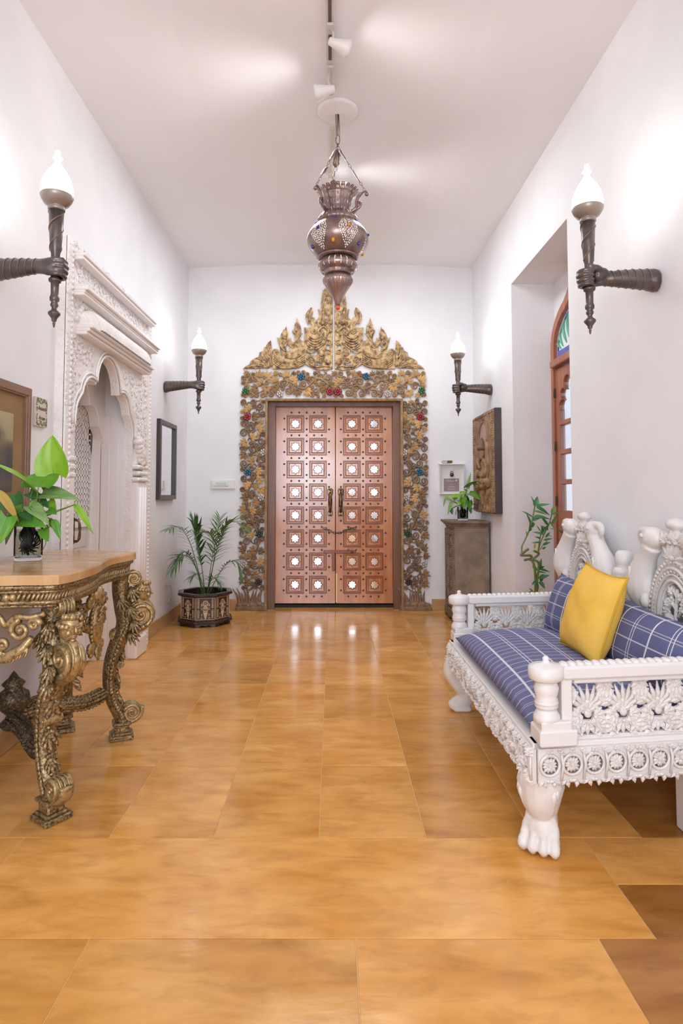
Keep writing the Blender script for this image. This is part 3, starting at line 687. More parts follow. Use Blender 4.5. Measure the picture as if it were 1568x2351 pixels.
ad = N_.new('ShaderNodeMath'); ad.operation = 'MULTIPLY_ADD'; ad.inputs[1].default_value = .38; L_.new(nz.outputs[0], ad.inputs[0]); L_.new(sx.outputs[2], ad.inputs[2])
mr = N_.new('ShaderNodeMapRange'); mr.inputs[1].default_value = 1.28; mr.inputs[2].default_value = 1.75; L_.new(ad.outputs[0], mr.inputs[0])
rp = N_.new('ShaderNodeValToRGB'); cr = rp.color_ramp; cr.elements[0].color = (.10, .06, .04, 1); cr.elements[1].color = (.44, .40, .24, 1); cr.elements[1].position = .95
for p_, c_ in ((.22, (.13, .12, .11, 1)), (.42, (.07, .08, .09, 1)), (.6, (.17, .15, .10, 1)), (.74, (.36, .32, .19, 1))): cr.elements.new(p_).color = c_
L_.new(mr.outputs[0], rp.inputs[0]); L_.new(rp.outputs[0], bs_.inputs['Base Color'])
b = MB(); b.M = ML; b.box(((y0+y1)/2, -.020, (z0+z1)/2-.005), (y1-y0-.30, .006, z1-z0-.27)); obj('print', b, mp, t)
# ceramic tile sign
t = thing('tile_sign', 'small white ceramic tile with green leafy border and two words of grey lettering', 'sign', (XL, 3.035, 1.56))
b = MB(); b.M = ML; b.box((3.035, -.008, 1.56), (.122, .016, .145), .002); obj('tile', b, mat('cream_glaze', (.70, .63, .55), rough=.25), t)
M_gpaint = [mat('olive_leaf_paint', (.12, .13, .035), rough=.4), mat('green_leaf_paint', (.22, .26, .08), rough=.4)]
rr = random.Random(2); bb = [MB(), MB()]
for k in range(150):
    s = rr.random()
    if s < .34: x, z = rr.uniform(-.054, .054), .066-rr.random()**1.5*.022
    elif s < .68: x, z = rr.uniform(-.054, .054), -.066+rr.random()**1.5*.022
    else: x, z = rr.choice((-1, 1))*rr.uniform(.045, .056), rr.uniform(-.06, .06)
    q = bb[k % 2]; q.M = ML @ T(3.035+x, -.0165, 1.56+z) @ RY(rr.uniform(0, 6)); q.ball((0, 0, 0), (.0028, .0008, .0062), 6, 4)
for q, m in zip(bb, M_gpaint): obj('leaf_border', q, m, t)
M_ink = mat('grey_ink', (.16, .13, .12), rough=.6)
def text(name, s, size, M, m, parent, ext=.0006, align='CENTER'):
    cu = bpy.data.curves.new(name, 'FONT'); cu.body = s; cu.size = size; cu.extrude = ext; cu.align_x = align; cu.align_y = 'CENTER'; cu.resolution_u = 2; cu.shear = .25 if name == 'italic_lettering' else 0
    o = bpy.data.objects.new(name, cu); C.objects.link(o); dg = bpy.context.evaluated_depsgraph_get(); me = bpy.data.meshes.new_from_object(o.evaluated_get(dg))
    bpy.data.objects.remove(o); me.materials.clear(); me.materials.append(m)
    me.transform(M); return link(name, me, parent)
text('italic_lettering', 'Anandi', .030, ML @ T(3.035, -.0175, 1.578) @ RX(PI/2), M_ink, t)
text('italic_lettering', 'Aram', .030, ML @ T(3.035, -.0175, 1.530) @ RX(PI/2), M_ink, t)
# narrow dark mirror further along the left wall
t = thing('wall_mirror', 'narrow rectangular mirror in a dark wooden frame above the potted palm', 'mirror', (XL, 5.34, 1.445))
y0, y1, z0, z1 = 5.08, 5.615, 1.105, 1.785
b = MB(); b.M = ML; b.plate([(y0, z0), (y1, z0), (y1, z1), (y0, z1)], [[(y0+.04, z0+.04), (y1-.04, z0+.04), (y1-.04, z1-.04), (y0+.04, z1-.04)]], -.035, -.001, .005); obj('frame', b, M_dkwood, t)
b = MB(); b.M = ML; b.box(((y0+y1)/2, -.012, (z0+z1)/2), (y1-y0-.07, .006, z1-z0-.07)); obj('mirror_glass', b, mat('silvered_glass', (.86, .86, .86), rough=.05, metal=1.), t)
# carved relief panel on the right wall
M_relief = mat('weathered_carved_wood', (.40, .245, .13), (.20, .115, .065), 16, rough=.55, bump=.004, bs=60)
M_pinkw = mat('faded_pink_ground', (.52, .37, .33), (.46, .34, .31), 10, rough=.7)
t = thing('carved_relief', 'carved wooden relief panel of a seated figure under a cusped arch on dark edged board', 'relief', (XR, 5.5, 1.44))
b = MB(); b.M = MR; y0, y1, z0, z1 = -5.86, -5.13, .985, 1.885
b.box(((y0+y1)/2, -.030, (z0+z1)/2), (y1-y0, .058, z1-z0), .003); obj('board', b, M_dkwood, t)
b = MB(); b.M = MR; xm = (y0+y1)/2
ah = cusped(xm, .25, 1.36, 1.50, .215, 1.62, .12, 1.80)
b.plate([(y0+.01, z0+.01), (y1-.01, z0+.01), (y1-.01, z1-.012), (y0+.01, z1-.012)], [[(xm-.25, 1.2), (xm+.25, 1.2)]+ah], -.074, -.058, .004); rel = obj('carved_ground', b, M_relief, t)
b = MB(); b.M = MR; b.box((xm, -.060, 1.47), (.52, .006, .68)); obj('arch_ground', b, M_pinkw, t)
b = MB(); b.M = MR; rr = random.Random(9)
b.ball((xm, -.07, 1.36), (.10, .035, .13), 12, 8); b.ball((xm, -.085, 1.51), (.055, .04, .06), 10, 8); b.lathe([(.05, 0), (.045, .03), (.025, .07), (.006, .11)], 8, (xm, -.08, 1.55))
for s2 in (-1, 1):
    b.tube(bez([(xm+s2*.08, -.075, 1.44), (xm+s2*.16, -.075, 1.38), (xm+s2*.10, -.09, 1.31), (xm+s2*.02, -.1, 1.34)], 5), .026, 7)
    b.tube(bez([(xm+s2*.04, -.075, 1.27), (xm+s2*.2, -.08, 1.24), (xm+s2*.06, -.1, 1.215)], 6), [.045]*7+[.03]*6, 8)
    b.tube(bez([(xm+s2*.12, -.068, 1.20), (xm+s2*.19, -.068, 1.4), (xm+s2*.15, -.068, 1.6)], 5), .02, 6)
b.tube(bez([(xm, -.11, 1.50), (xm+.01, -.12, 1.43), (xm+.04, -.11, 1.38)], 5), lin(.026, .012, 11), 7)
obj('seated_figure', b, M_relief, t)
b = MB(); b.M = MR
for k in range(150):
    x, z = rr.uniform(y0+.03, y1-.03), rr.choice((rr.uniform(z0+.02, 1.19), rr.uniform(1.62, z1-.03)))
    if abs(x-xm) < .27 and 1.2 < z < 1.8: continue
    b.ball((x, -.074, z), (rr.uniform(.006, .014), .009, rr.uniform(.012, .045) if z < 1.2 else .014), 6, 4)
for k in range(34): b.ball((y0+.018+(y1-y0-.036)*k/33, -.074, z1-.03), .010, 5, 4)
for x in (y0+.016, y1-.016):
    for k in range(44): b.ball((x, -.074, z0+.02+k*.0198), .009, 5, 4)
stuff(obj('carved_detail', b, M_relief, t))
# switch plate, sockets cord
M_plastic = mat('white_plastic', (.80, .78, .77), rough=.3)
t = thing('switch_plate', 'white electrical switch plate on the wall left of the gilded carving', 'switch plate', (-1.095, D, 1.25))
b = MB(); b.box((-1.095, D-.012, 1.25), (.235, .022, .092), .004); obj('cover', b, M_plastic, t)
b = MB(); b.box((-1.105, D-.024, 1.25), (.13, .006, .045), .002); obj('grey_insert', b, mat('pale_grey_plastic', (.60, .64, .64), rough=.3), t)
for x in (-1.18, -1.055):
    b = MB(); b.box((x, D-.027, 1.25), (.022, .008, .03), .002); obj('switch', b, M_plastic, t)
# clear notice box with padlocks
t = thing('notice_box', 'white display box holding a mauve card, on the wall above the small pothos', 'notice box', (1.195, D, 1.30))
b = MB(); b.box((1.195, D-.008, 1.305), (.245, .014, .305), .003); obj('back_board', b, M_plastic, t)
b = MB(); b.box((1.195, D-.03, 1.452), (.262, .058, .012), .003); obj('lid', b, M_plastic, t)
b = MB(); b.box((1.195, D-.03, 1.155), (.25, .05, .008), .002)
for x in (1.075, 1.315): b.box((x, D-.03, 1.305), (.006, .05, .30), .001)
obj('sides', b, M_plastic, t)
b = MB(); b.box((1.195, D-.018, 1.245), (.152, .004, .128)); card = obj('card', b, mat('mauve_card', (.33, .24, .25), rough=.6), t)
M_cream = mat('pale_print', (.72, .66, .66), rough=.6)
for s_, z, sz in (('Donate', 1.287, .028), ('for', 1.253, .016), ('children', 1.226, .021), ('education', 1.203, .021)): text('lettering', s_, sz, T(1.185 if s_ == 'Donate' else 1.195, D-.0205, z) @ RX(PI/2), M_cream, card)
b = MB(); b.ball((1.243, D-.021, 1.29), (.012, .001, .009), 10, 6); obj('emblem', b, M_cream, card)
b = MB(); b.lathe([(.0001, -.008), (.018, -.007), (.021, 0), (.018, .007), (.0001, .008)], 14, (0, 0, 0)); 
for v_i, v_ in enumerate(b.v): b.v[v_i] = (v_[0]+1.193, D-.055+v_[2], v_[1]+1.345)
b.tube([(1.193+.013*math.cos(a), D-.055, 1.366+.016*math.sin(a)) for a in lin(-.3, PI+.3, 10)], .003, 6)
tag(obj('padlock', b, M_brass), 'round brass padlock hanging on the front of the white display box', 'padlock')
pl = bpy.data.objects['padlock']
b = MB(); b.box((1.193, D-.052, 1.42), (.004, .003, .09)); obj('hasp', b, M_plastic, t)
b = MB(); b.box((1.178, D-.03, 1.474), (.052, .028, .028), .005); b.tube([(1.15, D-.03, 1.482), (1.105, D-.03, 1.484), (1.098, D-.03, 1.473), (1.105, D-.03, 1.464), (1.15, D-.03, 1.464)], .003, 6)
tag(obj('padlock', b, M_brass), 'brass padlock lying open on top of the white display box', 'padlock')
b = MB(); b.tube(bez([(XL+.012, 5.42, .345), (XL+.035, 5.44, .35), (XL+.04, 5.46, .30), (XL+.03, 5.47, .24), (XL+.02, 5.43, .2)], 5), .006, 6); b.box((XL+.006, 5.42, .345), (.012, .03, .03), .003)
tag(obj('wall_hook_cord', b, mat('tan_cord', (.55, .45, .33), rough=.6)), 'short tan cord looped from the wall behind the inlaid planter', 'cord')
# ---------------------------------------------------------------- torch wall lamps
M_bronze = mat('dark_bronze', (.10, .082, .08), (.14, .115, .105), 20, rough=.3, metal=.55, coat=.15)
M_bronzepale = mat('pale_bronze', (.36, .30, .26), (.30, .25, .22), 15, rough=.3, metal=.4)
M_copper = mat('copper_inlay', (.24, .15, .105), rough=.35, metal=.6)
M_lampglass = mat('lit_opal_glass', (1.0, .97, .93), rough=.3, emit=12.0)
M_clearglass = mat('frosted_glass_finial', (.93, .91, .90), rough=.15, trans=.7, emit=.5)
def remesh(mb, vox, smooth=3, name='body'):
    me = mb.mesh(name, []); o = bpy.data.objects.new('temporary', me); C.objects.link(o)
    m = o.modifiers.new('r', 'REMESH'); m.mode = 'VOXEL'; m.voxel_size = vox; m.use_smooth_shade = True
    if smooth: s_ = o.modifiers.new('s', 'SMOOTH'); s_.factor = .5; s_.iterations = smooth
    dg = bpy.context.evaluated_depsgraph_get(); out = bpy.data.meshes.new_from_object(o.evaluated_get(dg))
    bpy.data.objects.remove(o); bpy.data.meshes.remove(me); out.materials.clear(); out.name = name
    return out
def build_lamp(loc):
    """torch held by a forearm; wall at local x=0, arm along +x, torch axis at x=.30"""
    t = thing('torch_sconce', 'torch', 'wall lamp', loc, 0)
    F = Matrix.Translation(loc); tx = .30
    b = MB(); b.M = F      # forearm, fist, fingers and thumb grown into one surface
    arm = [(.004, .0, -.012, .044, .050), (.02, 0, -.010, .046, .052), (.05, -.002, -.006, .041, .046), (.10, -.006, -.002, .039, .043), (.15, -.011, .001, .036, .039), (.20, -.016, .003, .031, .034), (.235, -.020, .004, .026, .031), (.262, -.023, .003, .022, .034), (.285, -.026, .001, .018, .039), (.305, -.028, 0, .013, .038)]
    vs_ = []; n = 14
    for x, y, z, ry, rz in arm:
        for j in range(n): a = 2*PI*j/n; vs_.append((x, y+ry*math.cos(a), z+rz*math.sin(a)))
    m = len(arm); fs_ = [(i*n+j, i*n+(j+1) % n, (i+1)*n+(j+1) % n, (i+1)*n+j) for i in range(m-1) for j in range(n)]+[tuple(range(n-1, -1, -1)), tuple((m-1)*n+j for j in range(n))]
    b.add(vs_, fs_, True)
    for k, z in enumerate((.032, .011, -.010, -.030)):
        e = (0, .003, .001, -.004)[k]; z2 = z-.004
        pts = bez([(.275, -.026, z*.9), (.312, -.031, z), (.336+e, -.020, z), (.344+e, .004, z2), (.330+e, .026, z2), (.306, .031, z2), (.288, .022, z2)], 4)
        b.tube(pts, [.0098]*9+[.0094]*8+[.0086]*6+[.0078, .006], 8)
        b.ball((.338+e, -.019, z), .0112, 8, 6)
    b.tube(bez([(.215, -.008, .014), (.245, .010, .026), (.274, .024, .036), (.299, .029, .044), (.318, .025, .049)], 4), [.020]*5+[.0155]*5+[.0115]*5+[.009, .007], 8)
    b.ball((.258, .002, .010), (.030, .026, .030), 10, 8)
    me = remesh(b, .0042, 2, 'arm'); me.materials.append(M_bronze); link('arm', me, t)
    b = MB(); b.M = F
    for x in (.045, .075, .105, .135, .165, .195, .225):
        i = max(k for k in range(m-1) if arm[k][0] <= x); f = (x-arm[i][0])/(arm[i+1][0]-arm[i][0]); q = [arm[i][k]+(arm[i+1][k]-arm[i][k])*f for k in range(5)]
        b.tube([(x+.006*math.sin(a), q[1]+(q[3]+.0006)*math.cos(a), q[2]+(q[4]+.0006)*math.sin(a)) for a in lin(0, 2*PI, 25)[:-1]], .0022, 5, closed=True)
    obj('copper_band', b, M_copper, t)
    A = F @ T(tx, 0, 0)
    b = MB(); b.M = A
    b.lathe([(.0001, -.252), (.004, -.244), (.006, -.232), (.004, -.228), (.010, -.222), (.010, -.216), (.014, -.208), (.025, -.194), (.024, -.186), (.012, -.176), (.010, -.166), (.016, -.158), (.016, -.150), (.012, -.143), (.019, -.136), (.020, -.124), (.017, -.116),
             (.0155, -.11), (.0165, -.06), (.024, -.056), (.026, -.046), (.021, -.040), (.0175, -.036), (.0175, .03), (.0185, .066), (.022, .078), (.026, .14), (.031, .252)], 20)
    obj('torch_shaft', b, M_bronze, t)
    b = MB(); b.M = A
    for ph in (0, PI):
        pts = []
        for i in range(40):
            f = i/39; z = .078+.17*f; r = .0225+(.031-.0225)*f; a = ph+f*2.1*PI; pts.append((r*math.cos(a), r*math.sin(a), z))
        b.tube(pts, .0032, 5)
    obj('copper_band', b, M_copper, t)
    b = MB(); b.M = A
    b.lathe([(.030, .25), (.034, .252), (.035, .262), (.031, .268), (.033, .27), (.050, .280), (.062, .298), (.067, .312), (.066, .317), (.055, .316), (.0001, .312)], 28)
    obj('lamp_cup', b, M_bronzepale, t)
    b = MB(); b.M = A
    b.lathe([(.0001, .316), (.063, .317), (.0655, .335), (.064, .358), (.056, .385), (.044, .410), (.031, .430), (.020, .446), (.014, .456), (.0001, .458)], 28)
    obj('flame_shade', b, M_lampglass, t)
    b = MB(); b.M = A
    b.lathe([(.013, .452), (.011, .466), (.014, .474), (.021, .478), (.019, .484), (.009, .488), (.009, .494), (.012, .502), (.009, .512), (.0001, .518)], 16)
    obj('glass_finial', b, M_clearglass, t)
    return t
ZL = 2.10
lamp = build_lamp((XL, 2.53, ZL)); lamp['label'] = 'bronze fist torch lamp high on the left wall, its arm cut by the picture edge'
lamp['group'] = 'fist torch wall lamps'
dup(lamp, T(XL, 5.30, ZL), 'bronze fist torch lamp above the narrow dark framed mirror')
dup(lamp, T(XR, 2.64, ZL) @ RZ(PI), 'bronze fist torch lamp on the wall above the white carved bench')
dup(lamp, T(XR, 5.44, ZL) @ RZ(PI), 'bronze fist torch lamp above the carved relief panel')

# ---------------------------------------------------------------- pierced metal lantern
M_lan = mat('antique_silvered_copper', (.34, .245, .225), (.24, .165, .155), 12, rough=.28, metal=.75, bump=.001, bs=60)
M_lanlight = mat('polished_antique_copper', (.40, .29, .26), (.28, .20, .18), 14, rough=.22, metal=.8)
LX, LY = .033, 3.62
M_bulb = mat('lit_lantern_glass', (1., .93, .86), rough=.4, emit=.72)
lan = thing('pierced_lantern', 'large pierced metal hanging lantern with crown top, coloured glass studs and chains', 'lantern', (LX, LY, 2.28))
LM = T(LX, LY, 2.262) @ S(1, 1, .835)
def LL(name, prof, m, n=48, fn=None):
    b = MB(); b.M = LM; b.lathe(prof, n, fn=fn); return obj(name, b, m, lan)
LL('tip', [(.0001, 0), (.012, .002), (.014, .012), (.013, .022), (.009, .026)], mat('orange_bead', (.75, .16, .05), rough=.4), 16)
flute = lambda k, d: (lambda a, t: 1+d*abs(math.cos(a*k/2)))
LL('tapered_drop', [(.010, .024), (.016, .04), (.028, .075), (.048, .12), (.072, .165), (.086, .195), (.088, .215), (.080, .235), (.066, .252)], M_lanlight, 96, flute(24, .05))
LL('lower_ring', [(.066, .248), (.078, .25), (.082, .26), (.078, .266), (.097, .273)], M_lan, 96, flute(32, .03))
def pierced(name, prof_fn, nz, nt, holes, m):
    """shell of revolution whose faces are left out where a hole lies; holes: (angle, v, half width along angle, half height in v, tilt)"""
    keep = np.ones((nz, nt), bool)
    for a, v, ha, hv, ti in holes:
        i0, i1 = int((v-hv*1.6)*nz), int((v+hv*1.6)*nz)+1; j0 = int((a-ha*1.6)/(2*PI)*nt); j1 = int((a+ha*1.6)/(2*PI)*nt)+1
        for i in range(max(0, i0), min(nz, i1+1)):
            for j in range(j0, j1+1):
                du = ((j+.5)/nt*2*PI-a)/ha; dv = ((i+.5)/nz-v)/hv; c, s_ = math.cos(ti), math.sin(ti)
                if (du*c+dv*s_)**2+(( -du*s_+dv*c)*1.0)**2 < 1: keep[i, j % nt] = False
    b = MB(); b.M = LM; vs_ = []
    for i in range(nz+1):
        r, z = prof_fn(i/nz)
        for j in range(nt): a = 2*PI*j/nt; vs_.append((r*math.cos(a), r*math.sin(a), z))
    fs_ = [(i*nt+j, i*nt+(j+1) % nt, (i+1)*nt+(j+1) % nt, (i+1)*nt+j) for i in range(nz) for j in range(nt) if keep[i, j]]
    b.add(vs_, fs_, True); return obj(name, b, m, lan)
rr = random.Random(3)
globe = lambda v: (.098+.088*math.sin(PI*min(1, max(0, (v*.94+.03)))) ** .75, .385+.245*v)
hol = []; PA0 = -PI/2+math.radians(20)
for k in range(6):
    a0 = PA0+k*PI/3; v = .06
    while v < .95:
        w = .36*math.sin(PI*min(1, v*1.02)**1.0)**.8*(.55+.75*v if v < .6 else 1.0)
        nn = max(1, int(2*w/.064))
        for q in range(nn):
            a = a0+(-w+2*w*(q+.5)/nn if nn > 1 else 0)+rr.uniform(-.016, .016)
            if abs(a-a0) < .06 and abs(v-.60) < .07: continue
            hol.append((a % (2*PI), v+rr.uniform(-.009, .009), .0155, .016, rr.choice((-.6, .6, .9, -.9))))
        v += .050
pierced('pierced_globe', globe, 130, 480, hol, M_lan)
cup = lambda v: (.084+.036*math.sin(PI*(v*.85+.12)), .272+.098*v)
hol = [((2*PI*(k+.5)/20), v, .024 if v > .55 else .018, .05, 0) for k in range(20) for v in (.25, .37, .49, .61, .73, .85)]
pierced('pierced_cup', cup, 56, 480, hol, M_lanlight)
LL('globe_ring', [(.100, .368), (.116, .370), (.121, .380), (.114, .389), (.104, .392)], M_lan, 96, flute(40, .03))
LL('neck_collar', [(.104, .622), (.117, .626), (.120, .646), (.112, .668), (.098, .690), (.082, .700), (.074, .702)], M_lan, 96, flute(24, .06))
b = MB(); b.M = LM      # flaring crown of pierced petals
for k in range(24):
    a = 2*PI*k/24; c, s_ = math.cos(a), math.sin(a)
    pr = [(.074, .70), (.076, .74), (.084, .79), (.098, .83), (.116, .858), (.128, .868)]
    for i in range(len(pr)-1):
        (r0, z0), (r1, z1) = pr[i], pr[i+1]; w0, w1 = .0095+.006*i/5, .0095+.006*(i+1)/5
        if i == 4: w1 = .008
        q = [(r0*c+w0*s_, r0*s_-w0*c, z0), (r0*c-w0*s_, r0*s_+w0*c, z0), (r1*c-w1*s_, r1*s_+w1*c, z1), (r1*c+w1*s_, r1*s_-w1*c, z1)]
        rm, zm = (r0+r1)/2, (z0+z1)/2
        inn = [tuple(Vector(p)*.42+Vector((rm*c, rm*s_, zm))*.58) for p in q]
        b.add(q+inn, [(0, 1, 5, 4), (1, 2, 6, 5), (2, 3, 7, 6), (3, 0, 4, 7)], True)
    b.tube([((r-.003)*c, (r-.003)*s_, z) for r, z in pr], .0032, 4)
obj('crown', b, M_lan, lan)
LL('inner_glass', [(.0001, .262), (.06, .275), (.098, .30), (.100, .33), (.07, .362), (.075, .385)]+[(globe(v)[0]-.014, globe(v)[1]) for v in (.08, .2, .35, .5, .65, .8, .92)]+[(.07, .64), (.06, .73), (.0001, .735)], M_bulb, 24)
for k in range(6):       # glass studs
    a = PA0+k*PI/3
    for v, da, col in ((.60, 0, 'blue' if k % 2 else 'amber'), (.20, PI/6, 'amber' if k % 2 else 'blue'), (.92, PI/6, 'blue')):
        r, z = globe(v); b = MB(); b.M = LM; b.ball((r*math.cos(a+da), r*math.sin(a+da), z), (.011, .011, .012 if v == .6 else .018 if v < .5 else .011), 8, 6)
        obj('glass_stud', b, bpy.data.materials.get(col+'_glass_stud') or (mat('blue_glass_stud', (.03, .03, .30), rough=.08, coat=.5) if col == 'blue' else mat('amber_glass_stud', (.70, .30, .03), rough=.08, coat=.5)), lan)
TOPZ = 3.34
for k in range(3):       # hooks, chains with shaped plates
    a = math.radians((-15, 105, 222)[k]); c, s_ = math.cos(a), math.sin(a)
    def Q(r, z): return (r*c, r*s_, z)
    b = MB(); b.M = LM
    b.tube(bez([Q(.085, .70), Q(.115, .725), Q(.118, .775), Q(.135, .82), Q(.165, .845), Q(.185, .83), Q(.180, .815)], 5), [.022]*6+[.017]*12+[.011]*12+[.013], 8, flat=.6)
    b.ball(Q(.180, .822), .014, 8, 6); b.tube(bez([Q(.10, .71), Q(.135, .735), Q(.14, .765), Q(.13, .77)], 4), .010, 6)
    obj('hook_arm', b, M_lan, lan)
    P0, P1 = Vector(Q(.172, .845)), Vector((0, 0, (TOPZ-2.262-.07)/.835)); b = MB(); b.M = LM; Lg = (P1-P0).length; d = (P1-P0)/Lg; side = d.cross(Vector((-s_, c, 0))).normalized(); tan = Vector((-s_, c, 0))
    n = 15
    for i in range(n):
        f0 = i/n; cc = P0+d*Lg*(f0+.5/n)
        if i in (4, 5, 6, 10, 11, 12, 13):
            continue
        u2 = tan if i % 2 else side
        b.tube([cc+d*(.6*Lg/n*math.cos(t))+u2*(.0065*math.sin(t)) for t in lin(0, 2*PI, 11)[:-1]], .0019, 5, closed=True)
    for f0, f1 in ((4/n, 7/n), (10/n, 14/n)):
        for i in range(9):
            pass
        w_ = [.006, .019, .028, .021, .025, .021, .028, .019, .006]
        pts = [P0+d*Lg*(f0+(f1-f0)*i/8) for i in range(9)]
        b.tube(pts, w_, 6, flat=.2, up=tuple(side))
    obj('chain', b, M_lan, lan)
b = MB(); b.M = T(LX, LY, 0)
b.tube([(0, 0, TOPZ-.10), (0, 0, TOPZ-.05)], .004, 6); b.tube([(.012*math.cos(t), 0, TOPZ-.03+.03*math.sin(t)) for t in lin(0, 2*PI, 13)[:-1]], .003, 5, closed=True)
b.tube([(0, 0, TOPZ), (0, 0, ZC-.022)], .005, 6); b.tube([(-.008, .0, TOPZ-.02), (-.012, 0, ZC-.022)], .003, 5); b.tube([(.012, 0, TOPZ-.03), (.006, 0, ZC-.022)], .003, 5)
obj('hanging_rod', b, M_lan, lan)
b = MB(); b.M = T(LX, LY, 0); b.tube([(-.004, .01, TOPZ-.05), (-.004, .008, 3.12)], .0025, 5); obj('flex', b, mat('yellowed_flex', (.55, .47, .32), rough=.5), lan)
b = MB(); b.M = T(LX, LY, ZC-.022); b.lathe([(.0001, -.006), (.02, -.006), (.025, -.002), (.11, .0), (.125, .006), (.125, .022), (.0001, .022)], 32)
for p in ((.05, .03), (-.06, -.02)): b.ball((p[0], p[1], -.002), (.008, .008, .003), 6, 4)
obj('ceiling_rose', b, M_whitetrim, lan)

# ---------------------------------------------------------------- track with spot heads on the ceiling
M_trackw = mat('cream_track_enamel', (.62, .57, .54), rough=.4)
t = thing('light_track', 'cream ceiling light track with dark slot leading to the lantern', 'light track', (-.01, 3.0, ZC))
b = MB(); b.box((-.012, 2.2, ZC-.014), (.042, 2.0, .028), .003); obj('rail', b, M_trackw, t)
b = MB(); b.box((-.012, 2.2, ZC-.029), (.016, 1.9, .004)); obj('slot', b, mat('dark_track_slot', (.12, .09, .08), rough=.6), t)
b = MB(); b.box((-.012, 3.34, ZC-.02), (.036, .18, .04), .004); obj('feed_box', b, M_trackw, t)
b = MB(); b.box((.0, 4.1, ZC-.008), (.022, .62, .016), .003); obj('conduit', b, mat('yellowed_conduit', (.66, .60, .50), rough=.5), t)
M_spotw = mat('white_spot_enamel', (.78, .75, .73), rough=.3)
M_spotlit = mat('lit_spot_lens', (1, .97, .94), rough=.3, emit=12)
def spot(loc, aim, label, power, cone=1.6):
    t = thing('track_spotlight', label, 'spotlight', loc); d = (Vector(aim)-Vector(loc)).normalized()
    Mx = Matrix.Translation(loc) @ d.to_track_quat('Z', 'Y').to_matrix().to_4x4()
    b = MB(); b.M = Mx; b.lathe([(.012, -.05), (.018, -.046), (.022, -.02), (.034, .02), (.042, .045), (.044, .06), (.040, .061), (.032, .03), (.0001, .028)], 20); obj('shade', b, M_spotw, t)
    b = MB(); b.M = Mx; b.lathe([(.0001, .046), (.034, .044), (.036, .040), (.0001, .036)], 16); obj('lens', b, M_spotlit, t)
    b = MB(); p = Vector(loc); b.tube([p-d*.03, (p.x*.5-.006, p.y, p.z+.05), (-.012, p.y, ZC-.03)], .008, 6); b.box((-.012, p.y, ZC-.036), (.034, .07, .014), .003); obj('bracket', b, M_trackw, t)
    l = bpy.data.lights.new('spot_beam', 'SPOT'); l.energy = power; l.spot_size = cone; l.spot_blend = .9; l.shadow_soft_size = .14; l.color = (1, .96, .92)
    o = bpy.data.objects.new('spot_beam', l); C.objects.link(o); o.parent = t; o.matrix_parent_inverse = t.matrix_basis.inverted()
    o.matrix_basis = Matrix.Translation(Vector(loc)+d*.07) @ d.to_track_quat('-Z', 'Y').to_matrix().to_4x4()
    return t
spot((-.035, 3.22, ZC-.15), (-1.2, 3.4, ZC-.32), 'small white track spotlight turned to the left, next to the ceiling rose', 12, 1.7)
spot((.028, 2.92, ZC-.12), (1.2, 3.3, ZC-.36), 'white track spotlight with lit lens near the top of the picture', 9, 1.7)
spot((.04, 4.32, ZC-.12), (1.3, 4.45, ZC-.36), 'small white spotlight behind the lantern chains', 12, 1.7)
# ---------------------------------------------------------------- baroque console table
M_gbl = mat('black_rubbed_gilt', (.075, .05, .03), (.42, .30, .145), 120, rough=.36, metal=.55, bump=.0035, bs=85, lo=.34, hi=.62, detail=6)
M_gbl2 = mat('bright_rubbed_gilt', (.46, .33, .16), (.20, .135, .07), 90, rough=.32, metal=.55, bump=.002, bs=70, lo=.48, hi=.68)
M_gdark = mat('dark_rubbed_gilt', (.05, .036, .024), (.22, .155, .08), 120, rough=.42, metal=.3, bump=.0035, bs=85, lo=.46, hi=.66)
M_top = mat('honey_wood_top', (.52, .29, .115), (.64, .40, .19), 3, (1.5, 5, 1), rough=.22, coat=.25, detail=6)
tab = thing('console_table', 'ornate black and gilt console table with honey wooden top and scrolled carved legs', 'table', (-1.2, 2.6, 0))
front = bez([(-.945, 2.125, 0), (-.928, 2.19, 0), (-.922, 2.32, 0), (-.932, 2.45, 0), (-.955, 2.56, 0), (-.972, 2.66, 0), (-.975, 2.75, 0), (-.958, 2.85, 0), (-.948, 2.93, 0), (-.955, 2.985, 0)], 4)
end = bez([(-.955, 2.985, 0), (-1.02, 3.0, 0), (-1.10, 3.03, 0), (-1.20, 3.09, 0), (-1.32, 3.10, 0), (-1.452, 3.07, 0)], 4)[1:]
near = bez([(-1.452, 2.105, 0), (-1.3, 2.10, 0), (-1.15, 2.095, 0), (-1.06, 2.11, 0), (-.99, 2.112, 0), (-.945, 2.125, 0)], 4)[:-1]
outl = [(p.x, p.y) for p in near+front+end]
cxm, cym = -1.25, 2.6
def inset(d): return [(x-(d if x > -1.3 else 0)*(1 if x > cxm else -1)*min(1, abs(x-cxm)/.25), y-d*(1 if y > cym else -1)*min(1, abs(y-cym)/.35)) for x, y in outl]
b = MB(); b.M = T(0, 0, .872) @ RX(-PI/2); b.plate(outl, [], 0, .034, .007); obj('table_top', b, M_top, tab)
b = MB(); b.M = T(0, 0, .838) @ RX(-PI/2); b.plate(inset(.03), [], 0, .075, .0); 
b.M = Matrix()
for z, d, r in ((.829, .016, .012), (.812, .024, .008), (.775, .022, .009), (.762, .03, .007)):
    b.tube([(x, y, z) for x, y in inset(d)], r, 6)
apron = obj('apron', b, M_gbl, tab)
gp = inset(.025); b = MB(); acc = 0
